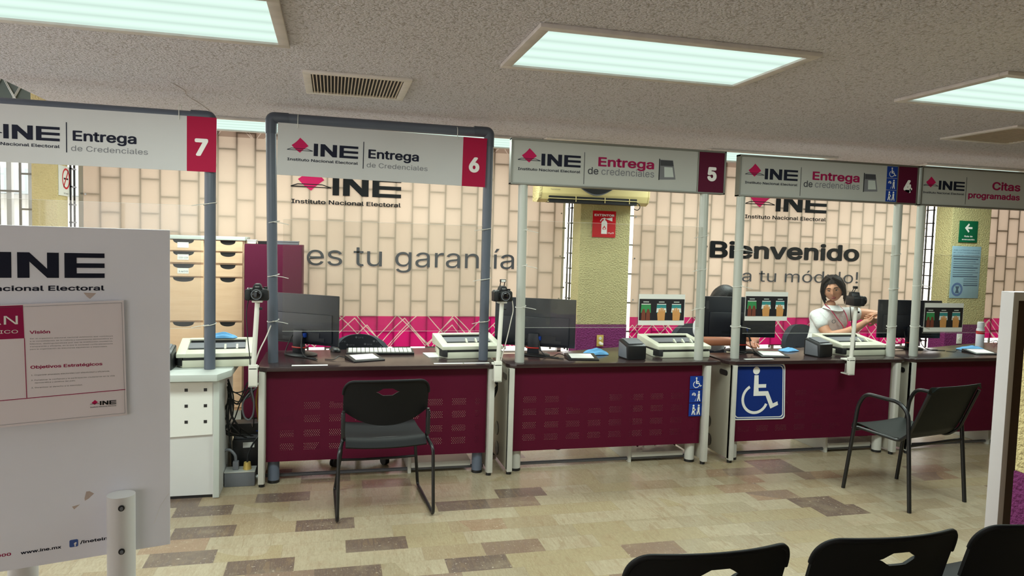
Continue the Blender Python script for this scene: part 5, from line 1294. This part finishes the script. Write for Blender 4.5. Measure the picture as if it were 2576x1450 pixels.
wm = person('person in a white polo with pink lanyard, hands together, seated behind desk 4', (0, 0, 0), N, T_, (4.495, 5.675, 1.235), HR, 'skin', 'polo', woman_hair, 'hair', None, 1.03)
b = MB()
b.surf(lambda u, v: (lambda a, r_: (4.512+r_*math.cos(a), 5.70+.0+r_*.95*math.sin(a)-.03*(math.sin(a) < 0)*v, 1.082-.028*v-.02*max(0, -math.sin(a))*v))(2*PI*u, .062+.022*v), 32, 4, .005)
part('collar', b, 'polo', wm)
lb = MB(); lb.tube(catmull([(4.44, 5.70, 1.085), (4.455, 5.635, 1.04), (4.50, 5.59, .96), (4.55, 5.565, .88), (4.575, 5.58, .78)]), .015, 8, flat=.3); lb.tube(catmull([(4.585, 5.70, 1.08), (4.60, 5.635, 1.03), (4.60, 5.585, .95), (4.585, 5.565, .87), (4.577, 5.58, .78)]), .015, 8, flat=.3)
part('lanyard', lb, 'lanyard', wm)
bd_ = MB(); arc_mb(bd_, 0, 0, 0, .018, .012, 0, 360, 16); bd_.rot(Matrix.Translation((4.455, 5.588, .94)) @ Matrix.Rotation(-.5, 4, 'Z')); part('chest_emblem', bd_, 'grey_ink', wm, sm=False)
# person with lowered head behind the monitor
N2 = {
 'pelvis': (None, (3.33, 5.86, .57), (.15, .12)), 'belly': ('pelvis', (3.33, 5.83, .68), (.14, .115)), 'ribs': ('belly', (3.33, 5.78, .79), (.145, .11)), 'chest': ('ribs', (3.33, 5.72, .88), (.13, .10)), 'necka': ('chest', (3.335, 5.67, .97), .056), 'neckb': ('necka', (3.337, 5.64, 1.03), .050),
 'shR': ('chest', (3.17, 5.72, .89), .064), 'elR': ('shR', (3.10, 5.52, .78), .050), 'fR': ('elR', (3.18, 5.37, .80), .044), 'wrR': ('fR', (3.27, 5.25, .805), .032),
 'shL': ('chest', (3.49, 5.72, .89), .064), 'elL': ('shL', (3.56, 5.50, .79), .052), 'fL': ('elL', (3.50, 5.36, .80), .046), 'wrL': ('fL', (3.42, 5.25, .805), .034),
 'hipR': ('pelvis', (3.24, 5.80, .55), .095), 'kneeR': ('hipR', (3.22, 5.40, .54), .07), 'ankR': ('kneeR', (3.22, 5.46, .09), .045), 'hipL': ('pelvis', (3.42, 5.80, .55), .095), 'kneeL': ('hipL', (3.44, 5.40, .54), .07), 'ankL': ('kneeL', (3.44, 5.46, .09), .045)}
N2['toeR'] = ('ankR', (3.21, 5.33, .045), .038); N2['toeL'] = ('ankL', (3.45, 5.33, .045), .038)
hand_nodes(N2, 'hR', 'wrR', (3.305, 5.20, .80), (.4, -.9, -.1), (-.9, -.4, 0), (0, 0, 1), .4)
hand_nodes(N2, 'hL', 'wrL', (3.385, 5.20, .80), (-.4, -.9, -.1), (.9, -.4, 0), (0, 0, 1), .4)
T2 = {'a': (None, (3.33, 5.85, .60), (.168, .138)), 'b': ('a', (3.33, 5.83, .69), (.16, .133)), 'c': ('b', (3.33, 5.78, .80), (.162, .128)), 'd': ('c', (3.33, 5.72, .885), (.146, .115)), 'e': ('d', (3.335, 5.68, .95), (.07, .068)),
 'sR': ('d', (3.17, 5.715, .89), .080), 'sR2': ('sR', (3.14, 5.64, .85), .074), 'sR3': ('sR2', (3.12, 5.58, .82), .068), 'sL': ('d', (3.49, 5.715, .89), .080), 'sL2': ('sL', (3.52, 5.63, .85), .075), 'sL3': ('sL2', (3.54, 5.57, .82), .069)}
HR2 = Matrix.Rotation(math.radians(10), 4, 'Z') @ Matrix.Rotation(math.radians(32), 4, 'X')
def man_hair(t, R): hair_cap(t, R, 'hair_black', .066, -.02, -.085, .016)
person('person with black hair and white shirt, head lowered behind the black monitor', (0, 0, 0), N2, T2, (3.34, 5.615, 1.125), HR2, 'skin2', 'shirt', man_hair, 'hair_black', None, 1.05)
